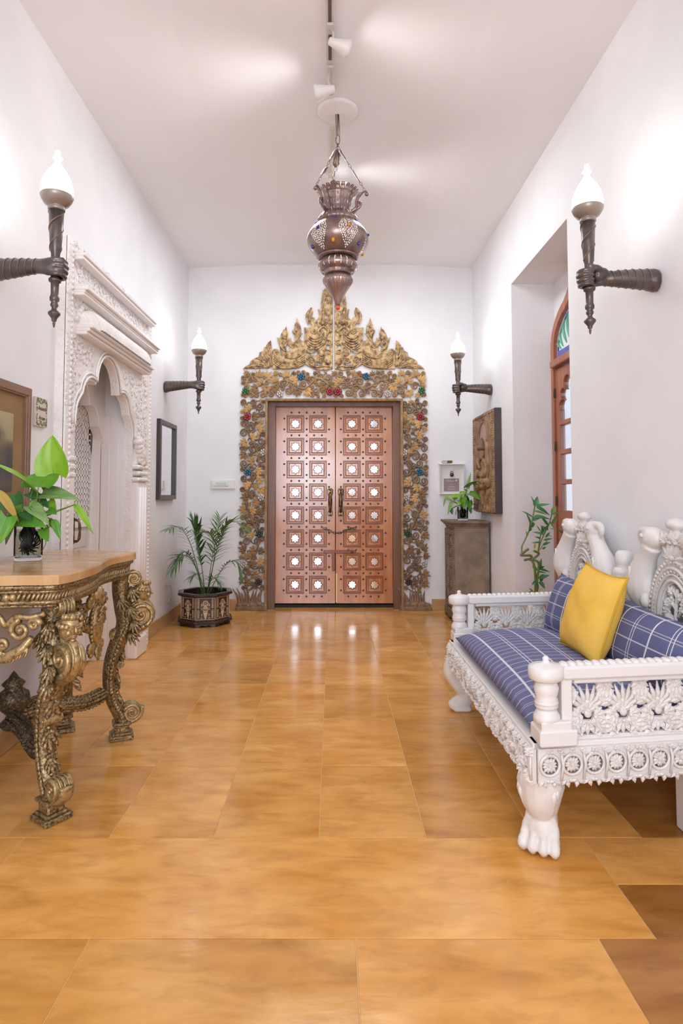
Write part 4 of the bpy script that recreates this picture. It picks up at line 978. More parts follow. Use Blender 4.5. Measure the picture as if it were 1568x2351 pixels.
for (x0, y0), (x1, y1) in zip(gp, gp[1:]):
    L = math.hypot(x1-x0, y1-y0); n = max(1, round(L/.0155))
    for k in range(n):
        f = (k+.5)/n; x, y = x0+(x1-x0)*f, y0+(y1-y0)*f; tx_, ty_ = (x1-x0)/L, (y1-y0)/L
        if y < 2.13:  # coin moulding on the near end
            if k % 2 == 0: b.M = T(x, y, .793) @ RZ(math.atan2(ty_, tx_)); b.ball((0, 0, 0), (.014, .009, .015), 10, 6)
        else: b.M = Matrix(); b.tube([(x-tx_*.006, y-ty_*.006, .779), (x+tx_*.006, y+ty_*.006, .807)], .0062, 5)
stuff(obj('gadroon_moulding', b, M_gbl2, tab))
def volute(b, cx_, cz, r, wd, turns=1.6, a0=0, sg=1):
    """scroll seen from the side: drum with spiral ridges on both cheeks"""
    pts = spiral((cx_, cz), r, a0, turns, 16, .12, sg)
    for y in (-wd/2, wd/2): b.tube([(x, y, z) for x, z in pts], [r*.20*(1-.5*i/len(pts)) for i in range(len(pts))], 6)
    for k, rr_ in ((0, .93),):
        m = 18; b.add([(cx_+r*rr_*math.cos(2*PI*i/m), s_*wd/2, cz+r*rr_*math.sin(2*PI*i/m)) for s_ in (-1, 1) for i in range(m)], [(i, (i+1) % m, m+(i+1) % m, m+i) for i in range(m)]+[tuple(range(m-1, -1, -1)), tuple(m+i for i in range(m))], False)
    for y in (-wd*.25, 0, wd*.25): b.tube([(cx_+r*1.0*math.cos(t), y, cz+r*1.0*math.sin(t)) for t in lin(a0-.3, a0+sg*4.2, 20)], r*.09, 5)
    for y in (-wd/2-.004, wd/2+.004): b.ball((cx_, y, cz), r*.2, 8, 5)
def acanthus(b, p, d, n, L, wd):
    """curled leaf with ribs: p base, d direction, n outward normal"""
    p, d, n = Vector(p), Vector(d).normalized(), Vector(n).normalized(); s_ = d.cross(n)
    for k in range(-2, 3):
        a = k*.38; dd = d*math.cos(a)+s_*math.sin(a)
        LL_ = L*(1-.14*abs(k)); b.tube([p+dd*LL_*t+n*(.05*L+.28*L*t*t*t*(1 if t < .95 else .8)) for t in (0, .3, .6, .85, 1)], [wd*.16, wd*.24, wd*.22, wd*.14, wd*.04], 5, flat=.7)
def head(b, c, f, r):
    """carved mask facing f"""
    R_ = Vector(f).normalized().to_track_quat('X', 'Z').to_matrix().to_4x4(); M0 = b.M.copy(); b.M = M0 @ Matrix.Translation(c) @ R_
    b.ball((0, 0, 0), (r*.95, r*.82, r*1.2), 14, 10); b.ball((r*.35, 0, -r*.5), (r*.55, r*.55, r*.6), 10, 8)
    b.tube([(r*.80, 0, r*.32), (r*1.02, 0, r*.05), (r*1.15, 0, -r*.16), (r*.9, 0, -r*.22)], [r*.1, r*.13, r*.18, r*.1], 6)
    for s_ in (-1, 1):
        b.ball((r*.78, s_*r*.36, r*.14), (r*.16, r*.2, r*.1), 8, 5); b.tube([(r*.88, s_*r*.12, r*.33), (r*.84, s_*r*.38, r*.38), (r*.62, s_*r*.6, r*.3)], r*.07, 5)
        b.ball((r*.68, s_*r*.44, -r*.25), (r*.26, r*.26, r*.3), 8, 5)
    b.tube([(r*.82, -r*.26, -r*.5), (r*.95, 0, -r*.47), (r*.82, r*.26, -r*.5)], r*.08, 5); b.tube([(r*.80, -r*.2, -r*.62), (r*.92, 0, -r*.63), (r*.80, r*.2, -r*.62)], r*.08, 5)
    b.ball((r*.7, 0, -r*.92), (r*.25, r*.25, r*.2), 8, 5)
    for k in range(26):
        a = PI*(.33+1.34*k/25) if k < 13 else PI*(.25+1.5*(k-13)/12); zz = r*(.75 if k < 13 else .25); b.ball((r*.85*math.cos(a), r*.85*math.sin(a), zz), r*.27, 6, 4)
    for k in range(9): a = -PI/2*.9+PI*.9*k/8; b.ball((r*.62*math.cos(a), r*.62*math.sin(a), r*1.0), r*.28, 6, 4)
    b.M = M0
def make_leg(cx_, cy_, ang, face=True):
    M0 = T(cx_, cy_, 0) @ RZ(ang); b = MB(); b.M = M0
    b.box((0, 0, .011), (.105, .105, .022), .004); b.box((0, 0, .026), (.085, .085, .012), .004); b.box((0, 0, .048), (.066, .066, .04), .006); b.box((0, 0, .072), (.085, .085, .014), .004)
    block = obj('plinth_foot', b, M_gbl, tab)
    b = MB(); b.M = M0
    path = bez([(.012, 0, .075), (-.015, 0, .125), (-.045, 0, .19), (-.058, 0, .27), (-.05, 0, .36), (-.022, 0, .45), (.01, 0, .53), (.0, 0, .61), (-.015, 0, .70), (-.01, 0, .775)], 5); m = len(path)
    wdt = [.040, .038, .035, .036, .040, .045, .050, .050, .046, .048]; R_ = [wdt[min(9, i//5)]+(wdt[min(9, i//5+1)]-wdt[min(9, i//5)])*(i % 5)/5 for i in range(m)]
    b.tube(path, R_, 8, flat=.85, up=(1, 0, 0))
    leg = obj('leg', b, M_gbl, tab)
    for vv in ((.045, .118, .040, .062, 1.5, PI*.9, -1), (.078, .575, .062, .056, 1.5, -PI*.55, 1), (.045, .748, .034, .05, 1.5, PI*.8, -1), (-.035, .485, .026, .05, 1.3, 0, 1), (-.012, .345, .018, .062, 1.3, 0, 1)):
        b = MB(); b.M = M0; volute(b, *vv); obj('scroll', b, M_gbl2, leg)
    b = MB(); b.M = M0; b.tube(bez([(-.02, 0, .47), (.03, 0, .49), (.09, 0, .515), (.125, 0, .56), (.118, 0, .615), (.085, 0, .635)], 5), [.02]*6+[.022]*12+[.016]*8, 8); obj('carved_belly', b, M_gbl2, leg)
    b = MB(); b.M = M0; b.tube(bez([(.012, 0, .085), (.05, 0, .075), (.085, 0, .10), (.09, 0, .135)], 5), .013, 8, flat=2.2, up=(0, 1, 0)); obj('toe', b, M_gbl2, leg)
    b = MB(); b.M = M0
    for i in range(3, m-12):
        p = path[i]; nrm = Vector((1, 0, .25)); b.ball(p+nrm.normalized()*(R_[i]*.85), (.011, .010+.006*(i % 2), .011), 6, 4)
        for s_ in (-1, 1): b.ball(p+Vector((.006, s_*R_[i]*.95, 0)), (.012, .006, .014), 6, 4)
    for z, x in ((.62, .02), (.55, .04), (.50, .03), (.70, .03), (.66, -.02)):
        for s_ in (-1, 1): acanthus(b, (x, s_*.036, z), (.3, s_*.25, -1), (.3, s_, .1), .07, .05)
    for zt, Lq, wq in ((.42, .09, .06), (.30, .08, .05), (.21, .06, .04)):
        i = min(range(m), key=lambda k: abs(path[k].z-zt)); acanthus(b, path[i]+Vector((R_[i]*.7, 0, 0)), path[max(0, i-3)]-path[i], (1, 0, .1), Lq, wq)
    for k in range(9): b.ball((.10+.01*math.sin(k), (k-4)*.008, .525+.008*(k % 3)), .011, 6, 4)
    obj('carved_leaves', b, M_gbl, leg)
    if face:
        b = MB(); b.M = M0; head(b, (.085, 0, .682), (1, 0, -.12), .042); b.tube(bez([(.07, 0, .65), (.075, 0, .63), (.09, 0, .61)], 4), .024, 8); obj('carved_mask', b, M_gbl2, leg)
    return path, M0
corner = []
for cx_, cy_, an, fc in ((-.997, 2.225, -.62, True), (-1.0, 2.95, .38, True), (-1.315, 3.04, 2.0, False), (-1.315, 2.2, -2.0, False)): corner.append(make_leg(cx_, cy_, an, fc))
# carved swags below the apron
def swag(M0, sc_, name):
    b = MB(); b.M = M0 @ S(sc_)
    for s_ in (-1, 1):
        for (c, r, a0, t, sg) in (((s_*.16, .03), .045, PI/2, 1.5, s_), ((s_*.085, -.035), .032, -PI/2, 1.4, -s_), ((s_*.22, .055), .026, 0, 1.3, s_)):
            pts = spiral(c, r, a0, t, 14, .15, sg); b.tube([(x, -.012, z) for x, z in pts], [.015*(1-.5*i/len(pts)) for i in range(len(pts))], 7)
            b.ball((c[0], -.014, c[1]), r*.34, 8, 5)
        b.tube(bez([(s_*.26, 0, .10), (s_*.20, -.012, .085), (s_*.14, -.015, .088), (s_*.10, -.015, .05), (s_*.07, -.015, .09), (s_*.02, 0, .10)], 5), .013, 7)
        b.tube(bez([(s_*.21, -.01, .0), (s_*.17, -.015, -.05), (s_*.10, -.018, -.085), (s_*.03, -.015, -.075)], 6), [.014+.012*math.sin(PI*i/18) for i in range(19)], 7)
        for k in range(7): acanthus(b, (s_*(.20-.025*k), -.02, -.025-.05*math.sin(PI*min(1, (k+1)/8))), (-s_*.8, 0, -.6+.1*k), (0, -1, 0), .05, .034)
    return b
b = swag(T(-1.21, 2.15, .655), .80, 'near'); obj('carved_swag', b, M_gbl2, tab)
Mc = T(-1.0, 2.555, .655) @ RZ(PI/2); b = swag(Mc, .60, 'front'); sw = obj('carved_swag', b, M_gbl, tab)
Mc = Mc @ S(1.0); b = MB(); b.M = Mc
b.ball((0, -.02, -.045), (.045, .028, .085), 14, 10)
for k in range(30): a = 2*PI*k/30; b.ball((.052*math.cos(a), -.022, -.045+.092*math.sin(a)), .009, 6, 4)
for k in range(3): b.tube([(x_, -.05+.004*k, -.045+.075*math.cos(x_*22)-k*.02) for x_ in lin(-.03, .03, 7)], .006, 5)
for s_ in (-1, 1):
    volute_pts = spiral((s_*.06, .06), .03, PI/2, 1.4, 14, .15, s_); b.tube([(x, -.02, z) for x, z in volute_pts], .011, 6)
    volute_pts = spiral((s_*.055, -.135), .025, -PI/2, 1.4, 14, .15, -s_); b.tube([(x, -.02, z) for x, z in volute_pts], .010, 6)
acanthus(b, (0, -.02, -.13), (0, 0, -1), (0, -1, 0), .06, .05); b.tube([(0, -.02, .05), (0, -.015, .11)], .03, 8)
obj('cartouche', b, M_gbl2, sw)
# stretchers meeting at an urn
ctr = Vector((-1.285, 2.50, .25))
for path, M0 in corner[:3]:
    p0 = M0 @ Vector((-.055, 0, .225)); q = bez([p0, p0*.72+ctr*.28+Vector((0, 0, -.02)), p0*.4+ctr*.6+Vector((0, 0, .0)), ctr], 7); m = len(q)
    b = MB(); b.tube(q, [.017+.012*math.sin(PI*i/(m-1)) for i in range(m)], 8)
    for i in range(2, m-1):
        d = (q[i]-q[i-1]).normalized(); s_ = d.cross(Vector((0, 0, 1)))
        for a in lin(0, 2*PI, 7)[:-1]:
            n = s_*math.cos(a)+Vector((0, 0, 1))*math.sin(a); b.tube([q[i]+n*.018, q[i]+n*.030+d*.015, q[i]+n*.028+d*.032], [.008, .009, .002], 5)
    b.ball(p0, (.03, .03, .026), 8, 6)
    obj('stretcher', b, M_gbl if M0 is not corner[0][1] else M_gdark, tab)
b = MB(); b.lathe([(.0001, -.05), (.03, -.04), (.05, -.02), (.03, .0), (.022, .015), (.045, .04), (.06, .075), (.055, .10), (.035, .115), (.03, .125), (.042, .14), (.02, .16), (.008, .18), (.0001, .19)], 18, ctr, fn=lambda a, t: 1+.08*abs(math.cos(a*5)))
obj('urn_finial', b, M_gdark, tab)

# ---------------------------------------------------------------- leaves and glass for the two pothos
M_lime = mat('lime_leaf', (.20, .42, .02), (.30, .52, .05), 12, rough=.35, sss=.15)
M_mid = mat('mid_green_leaf', (.085, .27, .025), (.15, .36, .03), 10, rough=.35, sss=.1)
M_dk = mat('dark_green_leaf', (.03, .13, .035), (.06, .20, .05), 10, rough=.35)
M_pale = mat('pale_leaf_underside', (.17, .30, .09), (.26, .40, .14), 10, (1, 6, 1), rough=.45)
M_yel = mat('yellowing_leaf', (.62, .42, .13), (.50, .38, .10), 10, rough=.5)
M_stem = mat('plant_stem', (.12, .22, .04), (.20, .28, .06), 10, rough=.5)
M_root = mat('brown_roots', (.07, .05, .03), (.14, .11, .07), 20, rough=.7)
M_vase = mat('clear_glass', (.98, .99, .98), rough=.0, trans=1., ior=1.12)
M_water = mat('vase_water', (.96, .98, .94), rough=.0, trans=1., ior=1.06)
def leaf_shape(P0, P1, wd, nrm, m, parent, droop=.10, fold=.18, heart=True, name='leaf'):
    P0, P1, nrm = Vector(P0), Vector(P1), Vector(nrm).normalized(); d = P1-P0; L = d.length; d.normalize()
    s_ = d.cross(nrm).normalized(); n = s_.cross(d).normalized(); b = MB(); NU, NV = 10, 12
    def fn(u, v):
        x = u*2-1
        if heart: hw = (math.sin(PI*min(1, (v+.10)/1.10)**.62))**.75*(1-.25*v) if v < 1 else 0
        else: hw = math.sin(PI*min(1, v*.96+.04)**.6)**.9
        off = -.16*abs(x)**1.5*(1-v)**3 if heart else 0
        p = P0+d*(L*(v+off))+s_*(x*hw*wd/2)+n*(L*droop*(-(v-.5)**2*4+1)*.5-abs(x)*hw*wd*fold*-.5-.015*L*math.sin(x*9+v*5)*abs(x))
        return tuple(p)
    b.surf(fn, NU, NV)
    b.tube([Vector(fn(.5, v))+n*.0004 for v in lin(0, .96, 7)], [.0016, .0015, .0014, .0012, .001, .0007, .0003], 4)
    return obj(name, b, m, parent)
def stem_tube(pts, r, parent, m=None, name='stem'):
    b = MB(); b.tube(bez(pts, 6), r, 6); return obj(name, b, m or M_stem, parent)
vx, vy, vz, vu = -1.288, 2.60, .8725, 1/538
def vp(a, c, dy=0): return (vx+a*vu, vy+dy, vz+c*vu)
vase = thing('glass_vase', 'square clear glass vase of dark roots on the honey table top', 'vase', (vx, vy, vz))
def rsq(h, n=4.0, k=28): return [(math.copysign(abs(math.cos(2*PI*i/k))**(2/n), math.cos(2*PI*i/k))*h, math.copysign(abs(math.sin(2*PI*i/k))**(2/n), math.sin(2*PI*i/k))*h) for i in range(k)]
def sq_shell(b, layers):
    k = 28; vs_ = [(x, y, z) for h, z in layers for x, y in rsq(h)]
    fs_ = [(i*k+j, i*k+(j+1) % k, (i+1)*k+(j+1) % k, (i+1)*k+j) for i in range(len(layers)-1) for j in range(k)]
    b.add(vs_, fs_+[tuple(range(k-1, -1, -1)), tuple((len(layers)-1)*k+j for j in range(k))], True)
b = MB(); b.M = T(vx, vy, vz) @ RZ(.42)
sq_shell(b, [(.050, .0), (.054, .003), (.056, .02), (.056, .155), (.0545, .157), (.053, .155), (.053, .014), (.045, .012)]); obj('glass', b, M_vase, vase)
b = MB(); b.M = T(vx, vy, vz) @ RZ(.42); sq_shell(b, [(.045, .0135), (.0515, .018), (.0515, .118), (.051, .1185)]); obj('water', b, M_water, vase)
rr = random.Random(7); b = MB(); b.M = T(vx, vy, vz)
for k in range(64):
    a = rr.uniform(0, 6.28); r = rr.uniform(.004, .040); z1 = rr.uniform(.02, .13)
    b.tube(bez([(r*math.cos(a)*.5, r*math.sin(a)*.5, .14), (r*math.cos(a+1), r*math.sin(a+1), .10), (r*1.1*math.cos(a+2), r*1.1*math.sin(a+2), .06), (r*math.cos(a+3.4), r*math.sin(a+3.4), rr.uniform(.018, .05))], 4), rr.uniform(.001, .003), 4)
stuff(obj('roots', b, M_root, vase))
pot = thing('pothos_plant', 'big pothos cutting with heart shaped green leaves in square vase on the console table', 'plant', (vx, vy, vz+.1))
LV = [(48, 198, 44, 286, 84, .02, .02, (0, -1, .15), M_lime), (32, 165, 33, 208, 84, -.05, .09, (0, -.62, .8), M_mid), (14, 160, -22, 214, 44, -.03, -.20, (.35, -.35, .85), M_lime), (30, 150, 124, 138, 46, .0, -.05, (.1, -.75, .75), M_pale), (108, 126, 153, 60, 18, -.02, -.03, (.6, -.7, .3), M_lime),
      (-14, 156, 4, 88, 20, -.20, -.10, (.5, -.8, .4), M_yel), (1, 101, -19, 35, 44, -.18, -.20, (.3, -.9, .2), M_mid), (-3, 83, -18, 39, 20, -.12, -.12, (-.3, -.9, .3), M_pale), (-14, 92, 66, 78, 42, -.06, -.10, (0, -.8, .6), M_mid), (14, 122, 68, 84, 34, -.04, -.09, (.3, -.75, .5), M_pale),
      (-40, 148, -14, 112, 30, .02, -.01, (.3, -.9, .3), M_dk), (44, 72, 60, 44, 30, -.04, -.06, (-.2, -.95, .3), M_mid), (60, 92, 80, 46, 18, -.02, -.03, (.5, -.8, .2), M_mid), (48, 94, 62, 68, 16, .0, -.01, (-.4, -.9, .2), M_lime), (8, 142, 44, 118, 28, .03, .0, (.2, -.7, .6), M_dk), (36, 134, 56, 112, 26, .03, .02, (.1, -.9, .3), M_lime), (-2, 152, 30, 138, 28, .0, -.02, (0, -.7, .7), M_dk),
      (-24, 120, -50, 122, 32, -.08, -.12, (0, -.7, .7), M_dk), (-20, 132, -26, 115, 12, -.10, -.10, (.4, -.9, 0), M_lime), (-20, 84, -52, 78, 26, -.05, -.09, (0, -.5, .8), M_dk), (20, 102, -18, 98, 30, .03, .05, (0, -.6, .8), M_dk),
      (-6, 118, -34, 96, 26, -.04, -.07, (-.2, -.8, .5), M_mid), (4, 110, 30, 92, 30, -.06, -.09, (.2, -.8, .5), M_dk), (24, 130, 6, 106, 26, -.02, -.04, (0, -.9, .4), M_mid), (-26, 108, -8, 84, 24, -.05, -.08, (-.1, -.9, .4), M_pale), (44, 112, 70, 104, 24, -.01, -.03, (.1, -.7, .7), M_mid), (30, 96, 52, 76, 26, -.07, -.09, (.1, -.9, .3), M_mid), (-8, 128, 16, 116, 24, .04, .05, (0, -.8, .6), M_mid)]
for i, (a, c, e, f, wd, d0, d1, nr, m) in enumerate(LV):
    leaf_shape(vp(a, c, d0), vp(e, f, d1), wd*vu, nr, m, pot, heart=wd > 22)
    rx = 12*math.sin(i*2.1); dz = .55 if c > 100 else .2
    stem_tube([vp(rx*.5, 40, .01*math.cos(i)), vp(rx, 84, .012*math.cos(i*1.7)), vp(rx*.5+a*.5+(6 if a > 0 else -6)*(c < 100), 84+(c-84)*dz+(10 if c < 100 else 0), d0*.5), vp(a, c, d0)], .0022, pot)
for k, q in enumerate(([(28, 84), (38, 60), (44, 40), (34, 18)], [(30, 84), (42, 90), (52, 78), (46, 70)], [(-20, 86), (-40, 82), (-62, 76)], [(18, 90), (60, 110), (90, 120), (108, 127)])): stem_tube([vp(a, c, -.02) for a, c in q], .0016, pot, M_root if k == 0 else M_stem)
# ---------------------------------------------------------------- white carved bench
M_wb = mat('white_bench_paint', (.76, .73, .71), (.70, .66, .63), 20, rough=.42, bump=.0012, bs=120)
M_wbs = mat('white_smooth_paint', (.78, .75, .735), rough=.35)
bench = thing('carved_bench', 'white carved wooden bench with openwork arms, parrot crests and lion paw front leg', 'bench', (1.0, 2.65, 0))
BX, BY = .635, 1.965
SK = Matrix(((1, 0, 0, 0), (.14, 1, 0, 0), (0, 0, 1, 0), (0, 0, 0, 1)))   # the sides run slightly askew of the front
MBn = T(BX, BY, 0) @ SK              # local: u to the wall, v along the seat, w up
BW, BL = .765, 1.385
def bobj(name, b, m=None, parent=None): return obj(name, b, m or M_wb, parent or bench)
LF5, LF3 = leaf_mb(5, .012, .40), leaf_mb(3, .012, .46)
def put(b, src, M):
    M0 = b.M; b.M = M0 @ M; b.add(src.v, src.f, False); b.M = M0
b = MB(); b.M = MBn
b.box((BW/2+.015, BL/2, .335), (BW-.06, BL-.05, .05), .004); b.box((.035, BL/2, .353), (.075, BL, .022), .004)
for v in (.03, BL-.03): b.box((BW/2, v, .353), (BW, .06, .022), .004)
bobj('seat_deck', b, M_wbs)
def ring_rail(Mx, L, z0, z1, name, seed, extra):
    """pierced rail: a row of rings, a four-leaved rosette in each, leaf tips along the lower edge"""
    b = MB(); b.M = Mx; n = max(2, round(L/.078)); p = L/n; zc = (z0+z1)/2+.004; r = min(p*.40, (z1-z0)*.36); holes = []
    for k in range(n):
        x = p*(k+.5); holes.append([(x+r*math.cos(a), zc+r*math.sin(a)) for a in lin(0, 2*PI, 13)[:-1]])
    b.plate([(0, z0), (L, z0), (L, z1), (0, z1)], holes, 0, .016, .003)
    rr = random.Random(seed)
    for k in range(n):
        x = p*(k+.5); b.tube([(x+r*1.06*math.cos(a), -.004, zc+r*1.06*math.sin(a)) for a in lin(0, 2*PI, 17)[:-1]], .0055, 5, closed=True)
        for a in (PI/4, 3*PI/4, 5*PI/4, 7*PI/4): put(b, LF3, T(x, .004, zc) @ RY(a+rr.uniform(-.1, .1)) @ S(r*1.0, 1, r*1.0))
        b.ball((x, -.004, zc), (.006, .006, .006), 6, 4)
        for dx in (-.25, .25):
            put(b, LF3, T(x+p*dx, .002, z0+.012) @ RY(PI+dx) @ S(.030, 1, .026)); put(b, LF3, T(x+p*(dx+.25), .0, z1-.016) @ RY(dx*2) @ S(.022, 1, .016))
        b.tube([(x+p*.5, -.003, z0+.01), (x+p*.5+.006, -.006, zc), (x+p*.5, -.003, z1-.008)], .005, 5)
        if extra:
            for _ in range(4): put(b, LF3, T(x+rr.uniform(-.5, .5)*p, -.004, rr.uniform(z0+.005, z1-.01)) @ RY(rr.uniform(0, 6.28)) @ S(rr.uniform(.022, .034), 1.3, .03))
    return bobj(name, b)
ring_rail(MBn @ T(.01, -.012, 0), BW-.02, .242, .350, 'side_rail', 3, False)
ring_rail(MBn @ T(.01, BL-.004, 0), BW-.02, .242, .350, 'side_rail', 4, False)
ring_rail(MBn @ T(-.008, BL, 0) @ RZ(-PI/2), BL, .240, .350, 'front_rail', 5, True)
POST = [(.001, 0), (.05, 0), (.05, .05), (.046, .055), (.046, .062), (.040, .07), (.044, .085), (.043, .105), (.033, .122), (.031, .128), (.037, .131), (.039, .136), (.036, .141), (.039, .144), (.039, .149), (.036, .153), (.038, .158), (.033, .165), (.038, .178), (.041, .195), (.035, .212), (.03, .22), (.001, .22)]
for v, sgn in ((.02, -1), (BL-.02, 1)):
    b = MB(); b.M = MBn @ T(.065, v, 0)
    b.box((.01, 0, .385), (.125, .10, .05), .005); b.box((.005, 0, .42), (.10, .088, .03), .004)
    b.M = MBn @ T(.052, v, .345) @ S(1, 1, .96); b.lathe(POST[6:], 20)
    bobj('arm_post', b, M_wbs)
    b = MB(); b.M = MBn
    b.box((.113, v, .465), (.035, .05, .20), .004); bobj('arm_stile', b, M_wbs)
    b = MB(); b.M = MBn
    b.lathe([(.001, 0), (.046, 0), (.056, .006), (.058, .02), (.058, .04), (.05, .046), (.03, .05), (.014, .054), (.010, .062), (.012, .068), (.006, .074), (.001, .075)], 24, (.052, v, .556))
    b.box((.43, v, .580), (.66, .070, .044), .008); b.box((.45, v, .553), (.62, .04, .018), .003)
    for k in range(24): b.ball((.112+.0275*k, v, .602), (.0145, .026, .009), 8, 5)
    bobj('arm_rail', b, M_wbs)
    b = MB(); b.M = MBn @ T(.13, v+.006, 0); L = .615; n = 5; p = L/n; z0, H_ = .364, .186; rr = random.Random(7)
    for z in (z0+.004, z0+H_-.002): b.box((L/2, 0, z), (L, .018, .012), .002)
    for k in range(n):
        x = p*(k+.5)
        for a in lin(-1.15, 1.15, 7): b.tube([(x+.012*math.sin(a), 0, z0+H_*.50), (x+.045*math.sin(a), -.008, z0+H_*.50+.045*math.cos(a)), (x+.070*math.sin(a), -.002, z0+H_*.50+.078*math.cos(a))], [.005, .0085, .003], 5, flat=.8, up=(0, -1, 0))
        put(b, LF5, T(x, .002, z0+H_*.44) @ S(.060, 1.2, .062)); put(b, LF5, T(x, .002, z0+H_*.30) @ RY(PI) @ S(.050, 1.2, .050)); b.ball((x, -.008, z0+H_*.42), (.014, .008, .014), 8, 5)
        for s_ in (-1, 1):
            put(b, LF5, T(x+s_*.030, .0, z0+H_*.20) @ RY(s_*1.2) @ S(.056, 1.2, .056)); put(b, LF5, T(x+s_*.02, .0, z0+H_*.38) @ RY(s_*1.9) @ S(.058, 1.2, .058))
            put(b, LF5, T(x+s_*.045, .0, z0+H_*.62) @ RY(s_*.9) @ S(.056, 1.2, .056)); put(b, LF3, T(x+s_*.022, .0, z0+H_*.06) @ RY(s_*.7) @ S(.042, 1.2, .040)); put(b, LF5, T(x+s_*.060, .002, z0+H_*.93) @ RY(s_*2.6) @ S(.046, 1.2, .046))
            b.tube(bez([(x+s_*p*.5, 0, z0+.005), (x+s_*p*.40, -.005, z0+H_*.35), (x+s_*p*.18, -.004, z0+H_*.55), (x+s_*p*.10, 0, z0+H_*.42)], 5), .0065, 5, up=(0, -1, 0))
            b.tube(bez([(x+s_*p*.46, 0, z0+H_*.97), (x+s_*p*.42, -.005, z0+H_*.7), (x+s_*p*.26, -.004, z0+H_*.52), (x+s_*p*.42, 0, z0+H_*.30), (x+s_*p*.5, 0, z0+.01)], 5), .006, 5, up=(0, -1, 0))
            b.tube([(px_, -.002, pz_) for px_, pz_ in spiral((x+s_*p*.40, z0+H_*.80), .018, 0, 1.2, 10, .3, s_)], .005, 5)
    bobj('openwork_panel', b)
# legs
def paw_leg(pos, ang, prof):
    b = MB(); M0 = T(*pos) @ RZ(ang); b.M = M0
    pts, rad = prof; b.tube(bez(pts, 5), [rad[min(len(rad)-1, i//5)]+(rad[min(len(rad)-1, i//5+1)]-rad[min(len(rad)-1, i//5)])*(i % 5)/5 for i in range((len(pts)-1)*5+1)], 16)
    for k, y in enumerate((-.048, -.017, .016, .047)):
        x0 = .036-.009*abs(k-1.5)
        b.tube(bez([(.022, y*.62, .135), (x0-.006, y*.9, .088), (x0+.010, y, .052), (x0+.026, y*1.04, .028), (x0+.024, y*1.04, .012)], 4), [.012]*5+[.0145]*5+[.0175]*4+[.016, .013, .011], 9)
        b.ball((x0+.012, y, .056), (.0165, .0145, .0145), 9, 7)
        b.ball((x0+.022, y*1.02, .022), (.017, .0155, .020), 9, 7)
    b.ball((-.005, 0, .025), (.05, .055, .025), 12, 8); b.ball((.012, 0, .065), (.040, .056, .055), 14, 10)
    me = remesh(b, .0042, 1, 'front_leg'); me.materials.append(M_wb)
    lg = link('front_leg', me, bench)
    b = MB(); b.M = M0
    for k in range(-2, 3): b.tube(bez([(.045-.006*abs(k), k*.020, .235), (.072-.007*abs(k), k*.026, .20), (.062-.008*abs(k), k*.022, .155), (.03, k*.016, .12)], 4), [.010]*6+[.008]*5+[.004]*2, 6)
    for s_ in (-1, 1): b.tube([(.02+px_*1.0, s_*.060, pz_) for px_, pz_ in spiral((.02, .205), .024, PI/2, 1.3, 12, .2, 1)], .006, 5)
    obj('carved_knee', b, M_wb, lg)
paw_leg((.685, 2.045, 0), -2.15, ([(-.01, 0, .262), (.012, 0, .215), (.014, 0, .165), (-.012, 0, .11), (-.008, 0, .06), (0, 0, .02)], [.064, .076, .062, .044, .048, .054]))
b = MB(); b.M = T(.690, 3.315, 0) @ RZ(PI)      # far leg: plain cabriole seen from the side
pth = bez([(-.01, 0, .255), (.035, 0, .235), (.048, 0, .19), (.012, 0, .145), (-.03, 0, .10), (-.012, 0, .055), (.025, 0, .025)], 5)
b.tube(pth, [.050+.006*math.sin(i*.4) for i in range(len(pth))], 14, flat=.9, up=(0, 1, 0)); b.ball((.035, 0, .03), (.038, .042, .030), 12, 8); b.box((0, 0, .012), (.10, .085, .024), .01)
me = remesh(b, .0065, 3, 'front_leg'); me.materials.append(M_wb); link('front_leg', me, bench)
for v in (.09, BL-.09):
    b = MB(); b.M = MBn; b.box((BW-.165, v, .155), (.085, .085, .31), .005); bobj('rear_leg', b, M_wbs)
# back: low board, two arched crests with parrots, an urn between
BKX = BX+BW-.050
def Mk(v): return T(BKX, BY+.105+v, 0) @ RZ(-PI/2)
b = MB(); b.M = Mk(0)
b.box((-BL/2-.04, 0, .46), (BL-.02, .03, .22), .004); bobj('back_board', b, M_wbs)
b = MB(); b.M = Mk(0)
for k in range(42):
    if min(abs(.03+.0325*k-.335), abs(.03+.0325*k-1.205)) > .2: b.ball((-.03-.0325*k, -.004, .585+.012*math.sin(k*.3)), (.015, .016, .016), 7, 5)
for k, (x, z, r) in enumerate(((-.68, .60, .05), (-.89, .60, .05), (-.73, .66, .035), (-.84, .66, .035), (-1.40, .62, .04), (-.10, .62, .05))): b.tube([(px_, -.006, pz_) for px_, pz_ in spiral((x, z), r, 0, 1.5, 14, .2, (-1) ** k)], .014, 6); 
bobj('back_scrolls', b)
b = MB(); b.M = Mk(.77)
b.lathe([(.001, .57), (.06, .575), (.062, .60), (.045, .62), (.06, .65), (.055, .69), (.04, .71), (.055, .725), (.055, .735), (.04, .75), (.052, .785), (.045, .81), (.030, .815), (.040, .83), (.038, .875), (.025, .89), (.001, .892)], 18)
b.box((0, 0, .735), (.16, .05, .02), .004); bobj('urn', b, M_wbs)
